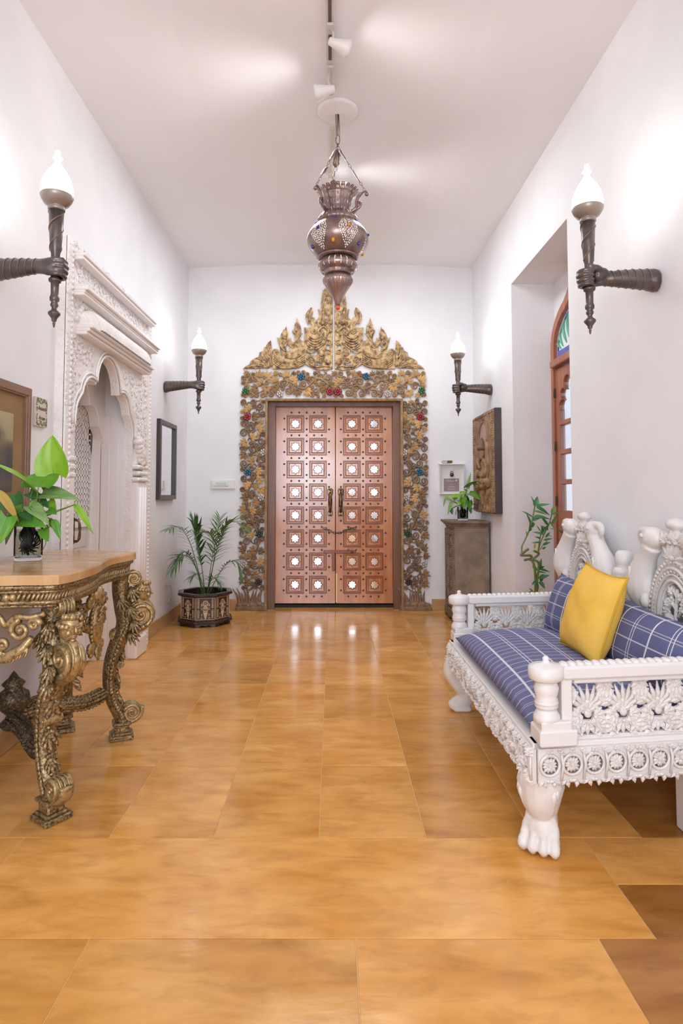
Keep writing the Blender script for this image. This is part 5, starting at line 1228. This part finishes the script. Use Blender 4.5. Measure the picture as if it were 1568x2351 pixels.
def crest(v, k0):
    M0 = Mk(v) @ S(1.3, 1, 1); root = None
    def ar(hw, zs, zt, n=10): return [(hw*math.cos(t), zs+(zt-zs)*math.sin(t)**1.15) for t in lin(0, PI, 2*n+1)]
    b = MB(); b.M = M0
    b.plate([(-.15, .44), (.15, .44)]+ar(.15, .70, .905), [[(-.085, .47), (.085, .47)]+ar(.085, .66, .80)], -.012, .022, .005)
    for hw, zt, r in ((.092, .812, .007), (.108, .835, .006), (.122, .86, .009)): b.tube([(x, -.016, z) for x, z in [(hw, .47)]+ar(hw, .66, zt)+[(-hw, .47)]], r, 6)
    root = bobj('crest_panel', b)
    b = MB(); b.M = M0
    for hw, zt, r, n in ((.115, .848, .0075, 46), (.138, .885, .008, 50)):
        q = [Vector((x, 0, z)) for x, z in [(hw, .47)]+ar(hw, .66, zt)+[(-hw, .47)]]; Ls = [0]
        for a, c in zip(q, q[1:]): Ls.append(Ls[-1]+(c-a).length)
        for i in range(n):
            d = Ls[-1]*i/(n-1); j = max(k for k in range(len(Ls)-1) if Ls[k] <= d+1e-9); f = (d-Ls[j])/max(1e-6, Ls[j+1]-Ls[j]); p = q[j]+(q[j+1]-q[j])*f
            b.ball((p.x, -.016, p.z), r, 6, 4)
    stuff(bobj('bead_border', b, M_wb, root))
    b = MB(); b.M = M0; rr = random.Random(k0)      # pierced vine inside the arch
    b.tube(bez([(0, 0, .46), (.01, -.004, .55), (-.01, -.004, .64), (0, 0, .78)], 5), .007, 5)
    for z, s_ in ((.48, 1), (.50, -1), (.545, 1), (.565, -1), (.61, 1), (.63, -1), (.67, 1), (.69, -1), (.725, 1), (.74, -1)):
        wv = .045 if z < .7 else .022
        b.tube(bez([(0, -.002, z), (s_*wv*.7, -.006, z+.03), (s_*wv*1.3, -.004, z+.01), (s_*wv, 0, z-.012)], 5), .0055, 5); put(b, LF5, T(s_*wv*.9, 0, z+.015) @ RY(s_*1.0+rr.uniform(-.4, .4)) @ S(.042, 1.2, .042)); put(b, LF3, T(s_*wv*1.2, 0, z-.01) @ RY(s_*2.2+rr.uniform(-.4, .4)) @ S(.036, 1.2, .036))
        b.ball((s_*wv*1.2, -.006, z), .008, 6, 4)
    bobj('pierced_vine', b, M_wb, root)
    b = MB(); b.M = M0    # finial and acanthus above the arch
    for k in range(5): a = (k-2)*.45; put(b, LF5, T(0, -.008, .895) @ RY(a) @ S(.075, 1.6, .075))
    for k in range(3): put(b, LF5, T((k-1)*.03, -.012, .955) @ RY((k-1)*.5) @ S(.055, 1.6, .055))
    b.lathe([(.001, .96), (.03, .965), (.034, .985), (.02, 1.0), (.016, 1.008), (.034, 1.02), (.036, 1.035), (.025, 1.05), (.001, 1.058)], 14); bobj('finial', b, M_wb, root)
    for s_ in (-1, 1):
        b = MB(); b.M = M0     # parrot: sloping body, tail down, head turned in with hooked beak
        body = bez([(s_*.150, 0, .575), (s_*.175, 0, .64), (s_*.200, -.004, .72), (s_*.195, -.010, .80), (s_*.160, -.014, .875), (s_*.118, -.014, .935)], 5)
        b.tube(body, [.007, .010, .012, .014, .017, .021, .027, .036, .046, .055, .061, .065, .066, .065, .063, .060, .056, .052, .048, .044, .041, .039, .038, .038, .039, .040], 12)
        b.ball((s_*.112, -.014, .968), (.050, .044, .048), 12, 9)
        b.tube(bez([(s_*.135, -.016, .990), (s_*.172, -.016, .992), (s_*.186, -.016, .962), (s_*.172, -.016, .932)], 4), lin(.026, .007, 13), 9)
        b.tube(bez([(s_*.145, -.016, .962), (s_*.160, -.016, .952)], 3), .012, 7)
        b.ball((s_*.212, -.028, .775), (.026, .032, .085), 10, 8); b.ball((s_*.205, -.018, .66), (.014, .020, .08), 8, 6); b.ball((s_*.150, -.030, .70), (.02, .02, .03), 8, 6)
        me = remesh(b, .006, 2, 'parrot'); me.materials.append(M_wbs); link('parrot', me, root)
        b = MB(); b.M = M0; b.ball((s_*.126, -.056, .978), (.010, .006, .010), 8, 5); obj('eye', b, M_wbs, root)
        b = MB(); b.M = M0
        for k in range(5): b.tube([(s_*(.190+.008*k), -.066+.006*k, .84-.012*k), (s_*(.206+.005*k), -.062+.006*k, .73-.016*k)], [.006, .003], 5)
        stuff(obj('feather_lines', b, M_wbs, root))
crest(.335, 1); crest(1.205, 2)

# ---------------------------------------------------------------- cushions
def plaid(name, base, per1, per2, bold):
    m = mat(name, base, rough=.85, bump=.0012, bs=420, spec=.15); nt = m.node_tree; N = nt.nodes; L = nt.links; b = N['Principled BSDF']; tc = N.new('ShaderNodeTexCoord'); sp = N.new('ShaderNodeSeparateXYZ'); L.new(tc.outputs['Object'], sp.inputs[0])
    def line(ch, per, off, wd, op):
        a = N.new('ShaderNodeMath'); a.operation = 'SUBTRACT'; a.inputs[1].default_value = off; L.new(sp.outputs[ch], a.inputs[0])
        w_ = N.new('ShaderNodeMath'); w_.operation = 'WRAP'; w_.inputs[1].default_value = -per/2; w_.inputs[2].default_value = per/2; L.new(a.outputs[0], w_.inputs[0])
        ab = N.new('ShaderNodeMath'); ab.operation = 'ABSOLUTE'; L.new(w_.outputs[0], ab.inputs[0])
        lt = N.new('ShaderNodeMath'); lt.operation = 'LESS_THAN'; lt.inputs[1].default_value = wd/2; L.new(ab.outputs[0], lt.inputs[0])
        mu = N.new('ShaderNodeMath'); mu.operation = 'MULTIPLY'; mu.inputs[1].default_value = op; L.new(lt.outputs[0], mu.inputs[0]); return mu.outputs[0]
    outs = [line(0, per1, .055, bold, .85), line(0, per1, .055+per1/2-.007, .004, .75), line(0, per1, .055+per1/2+.007, .004, .75), line(1, per2, 0, .005, .62), line(1, per2, per2*.45, .0032, .5), line(1, per2, per2*.45+.011, .0032, .5)]
    acc = outs[0]
    for o in outs[1:]:
        mx = N.new('ShaderNodeMath'); mx.operation = 'MAXIMUM'; L.new(acc, mx.inputs[0]); L.new(o, mx.inputs[1]); acc = mx.outputs[0]
    mix = N.new('ShaderNodeMix'); mix.data_type = 'RGBA'; mix.inputs['A'].default_value = (*base, 1); mix.inputs['B'].default_value = (.80, .79, .83, 1); L.new(acc, mix.inputs['Factor']); L.new(mix.outputs['Result'], b.inputs['Base Color'])
    return m
M_plaid = plaid('blue_plaid_cotton', (.165, .172, .315), .165, .10, .008)
M_plaid2 = plaid('blue_plaid_cotton_dark', (.135, .142, .27), .20, .115, .008)
M_yellow = mat('yellow_cotton', (.86, .52, .085), (.88, .55, .11), 6, rough=.8, bump=.0015, bs=22, bst=(1, 3, 1), spec=.2)
def pillow_mesh(w, h, t, mt, name, pinch=.06, ears=.03, n=30, sag=0., wr=.0):
    b = MB(); vs_ = []; fs_ = []; k = n+1
    for s_ in (1, -1):
        for j in range(k):
            for i in range(k):
                x, y = i/n*2-1, j/n*2-1
                e = (1-abs(x)**3.2)**.55*(1-abs(y)**3.2)**.55
                px_ = x*w/2*(1-pinch*(1-y*y)*0-pinch*(1-abs(y)**2)*.6+ears*abs(x*y)**4); py_ = y*h/2*(1-pinch*(1-abs(x)**2)*.6+ears*abs(x*y)**4)
                z = s_*t/2*e+sag*(x*x)*t+wr*math.sin(x*7+y*3)*math.sin(y*5-x*2)*e; vs_.append((px_, py_, z))
    for s_ in (0, 1):
        o = s_*k*k
        for j in range(n):
            for i in range(n):
                q = (o+j*k+i, o+j*k+i+1, o+(j+1)*k+i+1, o+(j+1)*k+i); fs_.append(q if s_ == 0 else q[::-1])
    b.add(vs_, fs_, True); me = b.mesh(name, mt)
    bm = bmesh.new(); bm.from_mesh(me); bmesh.ops.remove_doubles(bm, verts=bm.verts[:], dist=1e-5); bm.to_mesh(me); bm.free(); return me
def frame(c, e1, e2):
    e1 = Vector(e1).normalized(); e3 = e1.cross(Vector(e2)).normalized(); e2 = e3.cross(e1)
    return Matrix(((e1.x, e2.x, e3.x, c[0]), (e1.y, e2.y, e3.y, c[1]), (e1.z, e2.z, e3.z, c[2]), (0, 0, 0, 1)))
def pillow_edge(w, h, pinch, ears, n=20):
    pts = []
    for sx_, sy_, d in ((-1, -1, (1, 0)), (1, -1, (0, 1)), (1, 1, (-1, 0)), (-1, 1, (0, -1))):
        for i in range(n):
            x, y = sx_+d[0]*2*i/n, sy_+d[1]*2*i/n
            pts.append((x*w/2*(1-pinch*(1-y*y)*.6+ears*abs(x*y)**4), y*h/2*(1-pinch*(1-x*x)*.6+ears*abs(x*y)**4), 0))
    return pts
# seat cushion: local x runs from front to back, y along the bench
me = pillow_mesh(.675, 1.21, .19, M_plaid, 'seat_cushion', .0, .0, 36)
for v in me.vertices:
    v.co.y += .14*v.co.x
    v.co.z = v.co.z if v.co.z > 0 else max(v.co.z*.3, -.0295)
tag(link('seat_cushion', me, None, T(.985, 2.697, .396)), 'long slate blue plaid seat cushion lying flat on the white bench', 'cushion')
def cushion(name, label, w, h, t, m, c, e1, e2, pinch, ears, piping=None, wr=0):
    me = pillow_mesh(w, h, t, m, name, pinch, ears, 30, 0, wr); o = link(name, me, None, frame(c, e1, e2)); tag(o, label, 'cushion')
    if piping:
        b = MB(); b.tube(pillow_edge(w, h, pinch, ears), .0045, 6, closed=True); p = obj('piping', b, piping); p.parent = o
    return o
cushion('plaid_cushion', 'slate blue plaid cushion at the far end of the bench, left of the yellow one', .44, .30, .15, M_plaid2, (1.165, 2.985, .590), (.06, -.99, 0), (.30, .05, .94), .10, .05)
cushion('plaid_cushion', 'slate blue plaid cushion behind the near bench arm, right of the yellow one', .50, .265, .15, M_plaid2, (1.205, 2.31, .575), (.12, -.985, -.05), (.30, .05, .94), .10, .05)
M_ypipe = mat('yellow_piping', (.66, .38, .03), rough=.7)
cushion('yellow_cushion', 'plump mustard yellow cushion with piped edge leaning between two plaid cushions', .315, .36, .15, M_yellow, (1.085, 2.580, .655), (.07, -.99, -.08), (.30, .02, .94), .07, .06, M_ypipe, .004)
# ---------------------------------------------------------------- inlaid octagonal planter and palm
M_ebony = mat('dark_stained_wood', (.035, .016, .012), (.06, .028, .02), 8, rough=.3, coat=.2)
M_bone = mat('bone_inlay', (.62, .46, .30), (.70, .54, .38), 20, rough=.45)
M_soil = mat('dark_soil', (.02, .014, .01), (.05, .035, .025), 40, rough=.9, bump=.006, bs=60)
PXc, PYc, PA8 = -1.145, 5.545, math.radians(-100)
plt = thing('inlaid_planter', 'octagonal dark wooden planter inlaid with pale flower vases, by the left corner', 'planter', (PXc, PYc, 0))
MPl = T(PXc, PYc, 0)
def octa(b, layers):
    vs_ = [(r*math.cos(PA8+k*PI/4), r*math.sin(PA8+k*PI/4), z) for r, z in layers for k in range(8)]
    n = len(layers); b.add(vs_, [(i*8+j, i*8+(j+1) % 8, (i+1)*8+(j+1) % 8, (i+1)*8+j) for i in range(n-1) for j in range(8)])
b = MB(); b.M = MPl; octa(b, [(.225, .05), (.225, .262), (.205, .262), (.205, .20), (.0, .20)]); octa(b, [(.225, .05), (.0, .05)]); body = obj('body', b, M_ebony, plt)
b = MB(); b.M = MPl; octa(b, [(.205, .258), (.226, .256), (.246, .262), (.256, .270), (.256, .278), (.246, .286), (.226, .288), (.205, .284), (.205, .258)]); obj('rim', b, M_ebony, plt)
b = MB(); b.M = MPl; octa(b, [(.205, .03), (.246, .03), (.256, .038), (.256, .046), (.240, .056), (.22, .058)])
fl_ = .225*math.cos(PI/8)
b.M = Matrix()
for k in range(8):
    hw = .225*math.sin(PI/8); b.M = MPl @ RZ(PA8+PI/8+k*PI/4+PI/2)
    b.plate([(-hw, 0), (-hw*.62, 0), (-hw*.5, .014), (-hw*.25, .018), (0, .010), (hw*.25, .018), (hw*.5, .014), (hw*.62, 0), (hw, 0), (hw, .034), (-hw, .034)], [], -fl_-.008, -fl_+.012)
obj('base', b, M_ebony, plt)
b = MB(); b.M = MPl; octa(b, [(.204, .225), (.1, .232), (.0, .238)]); obj('soil', b, M_soil, plt)
ib = MB(); hw = .225*math.sin(PI/8)-.004; z0, z1 = .066, .250
def bar(x0, x1, za, zb): ib.box(((x0+x1)/2, -.001, (za+zb)/2), (x1-x0, .003, zb-za))
bar(-hw, -hw+.004, z0, z1); bar(hw-.004, hw, z0, z1); bar(-hw, hw, z0-.002, z0+.002); bar(-hw, hw, z1-.003, z1)
def lf(x, z, a, L, wd=.30):
    d = Vector((math.sin(a), 0, math.cos(a))); p = Vector((d.z, 0, -d.x)); o = Vector((x, -.0022, z)); ib.add([tuple(o), tuple(o+d*L*.5+p*L*wd), tuple(o+d*L), tuple(o+d*L*.5-p*L*wd)], [(0, 3, 2, 1)])
    ib.add([tuple(o+Vector((0, .003, 0))), tuple(o+d*L*.5+p*L*wd+Vector((0, .003, 0))), tuple(o), tuple(o+d*L*.5+p*L*wd)], [(0, 1, 3, 2)])
def flo(x, z, r, n=10):
    for k in range(n): lf(x+r*.32*math.sin(2*PI*k/n), z+r*.32*math.cos(2*PI*k/n), 2*PI*k/n, r*.72, .24)
    ib.lathe([(r*.16, 0), (r*.28, 0)], 10, (0, 0, 0)) if False else ib.box((x, -.001, z), (r*.34, .003, r*.34))
ib.plate([(-.006, z0+.003), (.006, z0+.003), (.007, z0+.014), (.010, z0+.022), (.019, z0+.058), (.024, z0+.062), (-.024, z0+.062), (-.019, z0+.058), (-.010, z0+.022), (-.007, z0+.014)], [], -.0022, .001)
ib.box((0, -.001, .160), (.0025, .003, .07)); flo(0, .205, .030, 11)
for s_ in (-1, 1):
    for z, a, L in ((.132, 1.0, .030), (.136, .5, .034), (.146, 1.1, .026), (.160, .9, .026), (.175, 1.0, .020), (.134, .15, .026)): lf(0, z, s_*a, L)
    for x, zz in ((s_*.060, z0+.008),):
        ib.box((x, -.001, zz+.030), (.002, .003, .056))
        for k in range(5): lf(x, zz+.004+k*.012, .7, .016, .2); lf(x, zz+.004+k*.012, -.7, .016, .2)
        flo(x, zz+.068, .012, 7)
        ib.box((x, -.001, zz+.13), (.002, .003, .08))
        for k in range(6): lf(x, zz+.088+k*.013, .7, .016, .2); lf(x, zz+.088+k*.013, -.7, .016, .2)
        lf(x, zz+.165, 0, .016)
    flo(s_*.030, .160, .012, 7); flo(s_*.032, z0+.014, .012, 6); lf(s_*.028, z0+.03, s_*.3, .022); lf(s_*.036, z0+.034, -s_*.4, .02)
    for z in (.178, .190): lf(s_*.038, z, s_*-.7, .02)
inlay_me = ib.mesh('inlay', M_bone)
for k in range(8): link('inlay', inlay_me, body, MPl @ RZ(PA8+PI/8+k*PI/4+PI/2) @ T(0, -fl_, 0))
# palm
M_palm = [mat('palm_leaf', (.05, .14, .04), (.09, .20, .06), 8, rough=.4, rnd=.25), mat('palm_leaf_light', (.09, .20, .05), (.14, .26, .08), 8, rough=.45, rnd=.2)]
palm = thing('potted_palm', 'feathery green palm with arching fronds growing in the inlaid octagonal planter', 'plant', (PXc, PYc, .232))
def leaflet_mesh(m, droop):
    b = MB(); n = 6
    def fn(u, v):
        x = u*2-1; hw = .5*math.sin(PI*min(1, v*.93+.05)**.75); return (x*hw*.095, v, -droop*v*v-abs(x)*hw*-.03)
    b.surf(fn, 2, n); return b.mesh('leaflet', m)
LM_ = [[leaflet_mesh(m, d) for d in (.12, .35, .6)] for m in M_palm]
rr = random.Random(12)
def frond(pts, n, L, mi, spread=.95, start=.35):
    q = bez([Vector(p)+Vector((PXc, PYc, 0)) for p in pts], 8); m = len(q); b = MB(); b.tube(q, [.0045*(1-.75*i/m) for i in range(m)], 5); fr = obj('frond', b, M_palm[1], palm)
    for i in range(n):
        f = start+(1-start)*i/(n-1); j = min(m-2, int(f*(m-1))); p = q[j]+(q[j+1]-q[j])*(f*(m-1)-j); d = (q[j+1]-q[j]).normalized()
        side = d.cross(Vector((0, 0, 1))); side = side.normalized() if side.length > .15 else Vector((1, 0, 0)); up = side.cross(d)
        ll = L*(.55+.6*math.sin(PI*min(1, (f-start)/(1-start)*.72+.2)))*rr.uniform(.85, 1.1)
        for s_ in (-1, 1):
            a = spread*(1-.55*(f-start)/(1-start))+rr.uniform(-.1, .1); y = (d*math.cos(a)+side*(s_*math.sin(a))+up*.12).normalized(); x = y.cross(Vector((0, 0, 1))); x = x.normalized() if x.length > .1 else side; z = x.cross(y)
            Mx = Matrix(((x.x, y.x, z.x, p.x), (x.y, y.y, z.y, p.y), (x.z, y.z, z.z, p.z), (0, 0, 0, 1))) @ S(ll*.95, ll, ll); link('leaflet', LM_[mi][rr.choice((0, 1, 1, 2))], fr, Mx)
    return fr
for pts, n, L, mi in (([(-.01, -.02, .23), (-.05, -.10, .50), (-.10, -.24, .76), (-.14, -.44, .88), (-.19, -.62, .86)], 22, .12, 0), ([(0, .0, .23), (-.03, -.02, .50), (-.07, -.04, .76), (-.09, -.05, .86)], 18, .24, 0), ([(.01, 0, .23), (.07, -.02, .50), (.14, -.04, .76), (.24, -.06, .90), (.37, -.08, .86)], 22, .17, 1),
                      ([(.02, -.02, .23), (.07, -.06, .46), (.10, -.10, .66), (.07, -.16, .80), (.01, -.22, .82)], 19, .17, 1), ([(-.02, -.02, .23), (-.05, -.10, .46), (-.10, -.20, .60), (-.15, -.30, .62), (-.20, -.40, .52)], 20, .13, 0), ([(-.02, 0, .23), (-.07, -.04, .48), (-.13, -.10, .62), (-.18, -.16, .64), (-.23, -.22, .56)], 17, .10, 0),
                      ([(.02, -.01, .23), (.11, -.04, .40), (.20, -.08, .53), (.29, -.10, .55), (.34, -.12, .46)], 17, .13, 0), ([(.02, -.04, .23), (.05, -.10, .34), (.10, -.14, .42), (.16, -.17, .38)], 13, .12, 0), ([(.01, .03, .23), (.04, .06, .52), (.08, .10, .78), (.10, .13, .92)], 16, .16, 1), ([(0, -.03, .23), (-.01, -.08, .36), (-.04, -.14, .45), (-.09, -.19, .43)], 13, .11, 1)):
    frond(pts, n, L, mi)

# ---------------------------------------------------------------- carved pedestal cabinet
M_cab = mat('weathered_carved_cabinet', (.19, .14, .10), (.31, .235, .17), 9, rough=.55, bump=.0025, bs=75, vor=True, lo=.35, hi=.7, detail=6)
M_cabd = mat('worn_brown_wood', (.17, .105, .065), (.26, .175, .115), 12, rough=.5, bump=.001, bs=60)
cab = thing('pedestal_cabinet', 'tall narrow weathered brown cabinet with carved door standing against the right wall', 'cabinet', (1.245, 5.72, 0))
x0, x1, y0, y1 = 1.10, 1.412, 5.515, 5.925; xm, ym = (x0+x1)/2, (y0+y1)/2
b = MB(); b.box((xm, ym, .46), (x1-x0, y1-y0, .82), .004); cbody = obj('body', b, M_cab, cab)
b = MB(); 
for z, g_, h in ((.855, .008, .018), (.872, .022, .016), (.886, .036, .012)): b.box((xm-g_/2, ym, z), (x1-x0+g_, y1-y0+2*g_, h), .004)
b.box((xm-.024, ym, .900), (x1-x0+.042, y1-y0+.10, .018), .003)
obj('cabinet_top', b, M_cabd, cab)
b = MB(); b.M = T(x0, ym, 0) @ RZ(-PI/2); w_ = (y1-y0)/2
scal = [(-w_-.016, 0), (-w_+.04, 0), (-w_+.05, .02), (-w_+.10, .035), (-.03, .02), (0, .012), (.03, .02), (w_-.10, .035), (w_-.05, .02), (w_-.04, 0), (w_+.016, 0), (w_+.016, .10), (-w_-.016, .10)]
b.plate(scal, [], -.018, .004, .003)
b.M = T(xm, y0, 0); w2 = (x1-x0)/2
b.plate([(-w2-.016, 0), (-w2+.03, 0), (-w2+.04, .02), (-w2+.09, .032), (0, .014), (w2-.09, .032), (w2-.04, .02), (w2-.03, 0), (w2, 0), (w2, .10), (-w2-.016, .10)], [], -.016, .004, .003)
b.M = T(xm, y1, 0); b.box((0, .008, .05), (x1-x0, .016, .10), .003)
obj('plinth', b, M_cabd, cab)
b = MB(); b.M = T(x0, ym, 0) @ RZ(-PI/2)
fr_ = [(-w_+.01, .12), (w_-.01, .12), (w_-.01, .83), (-w_+.01, .83)]
b.plate(fr_, [[(-w_+.06, .17), (w_-.06, .17), (w_-.06, .78), (-w_+.06, .78)]], -.014, 0, .003); dr = obj('cabinet_door', b, M_cabd, cab)
b = MB(); b.M = T(x0, ym, 0) @ RZ(-PI/2)
for k in range(6):
    for j in range(2):
        x, z = (-.068+.136*j), .225+k*.10
        b.box((x, -.004, z), (.11, .012, .085), .004)
        for q in range(8): b.ball((x+.022*math.cos(q*PI/4), -.011, z+.022*math.sin(q*PI/4)), (.010, .005, .010), 6, 4)
        b.ball((x, -.012, z), (.011, .006, .011), 6, 4)
for x in (-w_+.035, 0, w_-.035):
    for k in range(36): b.ball((x, -.015, .13+k*.0195), (.010, .006, .008), 6, 4)
stuff(obj('carved_door_panel', b, M_cab, dr))
# ---------------------------------------------------------------- small pothos in a tumbler on the cabinet
gx, gy, gz = 1.215, 5.70, .9092
tum = thing('glass_tumbler', 'round clear glass of roots and water on the carved cabinet', 'glass', (gx, gy, gz))
b = MB(); b.M = T(gx, gy, gz); b.lathe([(.0001, 0), (.046, 0), (.048, .004), (.051, .125), (.0495, .126), (.048, .125), (.0455, .014), (.0001, .012)], 28); obj('glass', b, M_vase, tum)
b = MB(); b.M = T(gx, gy, gz); b.lathe([(.0001, .013), (.0445, .0145), (.0465, .085), (.0001, .0855)], 24); obj('water', b, M_water, tum)
rr = random.Random(4); b = MB(); b.M = T(gx, gy, gz)
for k in range(20):
    a = rr.uniform(0, 6.28); r = rr.uniform(.005, .032)
    b.tube(bez([(r*.4*math.cos(a), r*.4*math.sin(a), .12), (r*math.cos(a+.8), r*math.sin(a+.8), .07), (r*math.cos(a+2), r*math.sin(a+2), rr.uniform(.022, .04))], 4), rr.uniform(.002, .004), 4)
b.ball((0, 0, .04), (.028, .028, .022), 10, 6)
stuff(obj('roots', b, mat('pale_green_roots', (.10, .12, .05), (.06, .05, .03), 20, rough=.6), tum))
po2 = thing('pothos_plant', 'small bushy pothos with lime and green leaves in round glass on carved cabinet', 'plant', (gx, gy, gz+.08))
gu = 1/(13.07*247)
def gp_(u, v, dy=0): return (gx+(u-805)*gu, gy+dy, gz+(1880-v)*gu)
LV2 = [(980, 880, 1180, 690, 300, .0, -.20, (.1, -.7, .7), M_mid), (960, 1080, 1180, 1260, 340, -.03, -.20, (.1, -.8, .6), M_mid), (1000, 900, 1095, 440, 130, .03, .04, (-.5, -.8, .2), M_pale), (720, 1160, 330, 1200, 210, -.02, -.05, (-.1, -.6, .8), M_lime), (270, 1240, 205, 1480, 70, -.03, -.04, (-.4, -.9, .2), M_pale),
       (480, 1320, 312, 1720, 130, -.03, -.06, (-.4, -.9, .2), M_pale), (420, 1540, 465, 1710, 135, -.04, -.05, (.1, -1, .2), M_dk), (800, 1200, 800, 1560, 230, -.03, -.06, (.1, -.9, .4), M_mid), (960, 1300, 960, 1580, 230, -.04, -.07, (.2, -.9, .3), M_mid), (1000, 1500, 1040, 1690, 120, -.02, -.03, (0, -1, .1), M_dk),
       (950, 1000, 845, 940, 60, .02, .02, (0, -.8, .6), M_mid), (900, 1080, 690, 1090, 180, .0, -.02, (0, -.5, .9), M_lime), (350, 1220, 262, 1100, 90, .0, .0, (-.3, -.8, .4), M_lime), (620, 1250, 500, 1130, 170, .03, .05, (0, -.7, .7), M_mid), (760, 1300, 600, 1420, 150, -.03, -.06, (-.2, -.8, .5), M_lime), (880, 1180, 1010, 1330, 160, .0, -.02, (.3, -.8, .5), M_dk), (780, 1080, 900, 1010, 130, .04, .05, (0, -.7, .7), M_mid)]
for i, (a, c, e, f, wd, d0, d1, nr, m) in enumerate(LV2):
    leaf_shape(gp_(a, c, d0), gp_(e, f, d1), wd*gu, nr, m, po2); rx = 60*math.sin(i*2.1)
    stem_tube([gp_(805+rx*.5, 1600), gp_(805+rx, 1480, .012*math.cos(i*1.7)), gp_(805+rx*.5+(a-805)*.5, 1480+(c-1480)*(.6 if c < 1350 else .1)-(40 if c > 1350 else 0), d0*.5), gp_(a, c, d0)], .0024, po2)
for q in ([(640, 1440), (560, 1480), (440, 1550)], [(960, 1400), (1150, 1400), (1260, 1470), (1130, 1530), (1010, 1500)], [(640, 1560), (600, 1600), (580, 1720)]): stem_tube([gp_(u, v, -.02) for u, v in q], .003, po2, M_root)

# ---------------------------------------------------------------- lucky bamboo in a plain vase behind the bench
bx, by = 1.44, 4.35
fv = thing('floor_vase', 'tall plain white floor vase hidden behind the bench holding lucky bamboo', 'vase', (bx, by, 0))
b = MB(); b.M = T(bx, by, 0); b.lathe([(.0001, .0), (.075, .0), (.085, .01), (.095, .12), (.09, .26), (.06, .37), (.045, .41), (.05, .435), (.045, .435), (.038, .41), (.05, .36), (.0001, .34)], 28); obj('body', b, mat('white_ceramic', (.78, .77, .76), rough=.2), fv)
bam = thing('lucky_bamboo', 'curly stemmed lucky bamboo with narrow green leaves rising behind the far bench arm', 'plant', (bx, by, .36))
bu = 1/(7.125*318)
def bp(u, v, dy=0): return (bx+(u-395)*bu, by+dy, .438+(2225-v)*bu)
M_cane = mat('green_cane', (.10, .17, .03), (.16, .24, .05), 14, rough=.4); M_caneb = mat('olive_cane', (.17, .15, .05), (.20, .19, .07), 14, rough=.45)
M_bl = [mat('bamboo_leaf', (.05, .20, .07), (.09, .27, .10), 10, rough=.35), mat('light_bamboo_leaf', (.13, .27, .06), (.20, .34, .10), 10, rough=.4)]
for nm, pts, r, m in (('cane', [(385, 2400), (388, 2200), (392, 1960), (372, 1800), (350, 1700), (300, 1655), (215, 1668)], .0085, M_cane), ('cane', [(410, 2400), (412, 2200), (420, 1960), (440, 1800), (432, 1700), (365, 1650), (440, 1590), (445, 1555), (365, 1515)], .0085, M_cane), ('cane', [(300, 1655), (338, 1620), (320, 1595), (240, 1590), (155, 1585), (200, 1550), (290, 1488)], .0085, M_caneb),
                      ('shoot', [(175, 1560), (185, 1450), (230, 1350), (300, 1180), (350, 1000), (400, 800)], .0048, M_cane), ('shoot', [(445, 1530), (480, 1400), (560, 1220), (620, 1080), (655, 960), (670, 900)], .0042, M_cane), ('shoot', [(440, 1520), (465, 1380), (500, 1200), (520, 1120)], .0042, M_cane), ('shoot', [(470, 1500), (530, 1420), (590, 1360)], .003, M_cane), ('shoot', [(350, 2180), (330, 2160), (270, 2200)], .004, M_cane), ('shoot', [(400, 1990), (450, 1950), (490, 1900)], .004, M_cane)):
    stem_tube([bp(u, v, .008*math.sin(i*1.3)) for i, (u, v) in enumerate(pts)], r, bam, m, nm)
BLV = [(400, 800, 442, 640, 60, 0), (400, 800, 350, 630, 22, 0), (440, 800, 625, 770, 34, 0), (430, 810, 650, 950, 40, 0), (380, 880, 600, 940, 26, 1), (380, 960, 620, 1010, 40, 0), (360, 980, 200, 875, 20, 0), (325, 1080, 245, 915, 30, 0), (350, 1020, 490, 980, 50, 0), (340, 1060, 380, 1150, 60, 0), (310, 1200, 290, 1090, 36, 0), (262, 1280, 250, 1200, 26, 1), (670, 920, 745, 790, 46, 1), (680, 930, 820, 880, 14, 0), (680, 1080, 780, 940, 44, 1), (650, 1060, 700, 1160, 24, 1), (640, 1160, 760, 1180, 12, 1), (760, 1185, 930, 1310, 26, 1), (600, 1180, 500, 1120, 24, 0), (600, 1100, 480, 960, 30, 0), (560, 1200, 640, 1080, 30, 0), (520, 1250, 470, 1100, 44, 0), (500, 1260, 560, 1130, 50, 0), (480, 1240, 365, 1220, 24, 0), (470, 1320, 360, 1290, 20, 0), (560, 1300, 655, 1220, 26, 0), (540, 1350, 680, 1320, 22, 0), (530, 1420, 630, 1375, 30, 0), (510, 1490, 590, 1460, 20, 0), (455, 1380, 320, 1392, 18, 0), (560, 1260, 680, 1300, 10, 1), (470, 1200, 430, 1110, 18, 0),
       (455, 1800, 470, 1630, 40, 0), (460, 1800, 550, 1770, 30, 0), (460, 1810, 635, 1860, 26, 0), (440, 1850, 545, 1865, 20, 0), (405, 1830, 360, 1760, 36, 0), (450, 1960, 515, 1880, 34, 0), (460, 1950, 605, 1900, 44, 0), (470, 1950, 530, 2000, 60, 0), (460, 2010, 520, 2120, 50, 0), (400, 2000, 325, 2060, 36, 0), (400, 2010, 445, 2150, 26, 0), (330, 2160, 260, 2100, 18, 1), (300, 2190, 235, 2190, 24, 1)]
for i, (a, c, e, f, wd, k) in enumerate(BLV): leaf_shape(bp(a, c, .01*math.sin(i)), bp(e, f, .03*math.sin(i*2.3)), wd*bu*1.5, (.3*math.sin(i*1.9), -1, .35), M_bl[k], bam, heart=False, droop=.14)
leaf_shape(bp(380, 1480), bp(395, 1380), 40*bu, (0, -1, 0), M_yel, bam, heart=False)
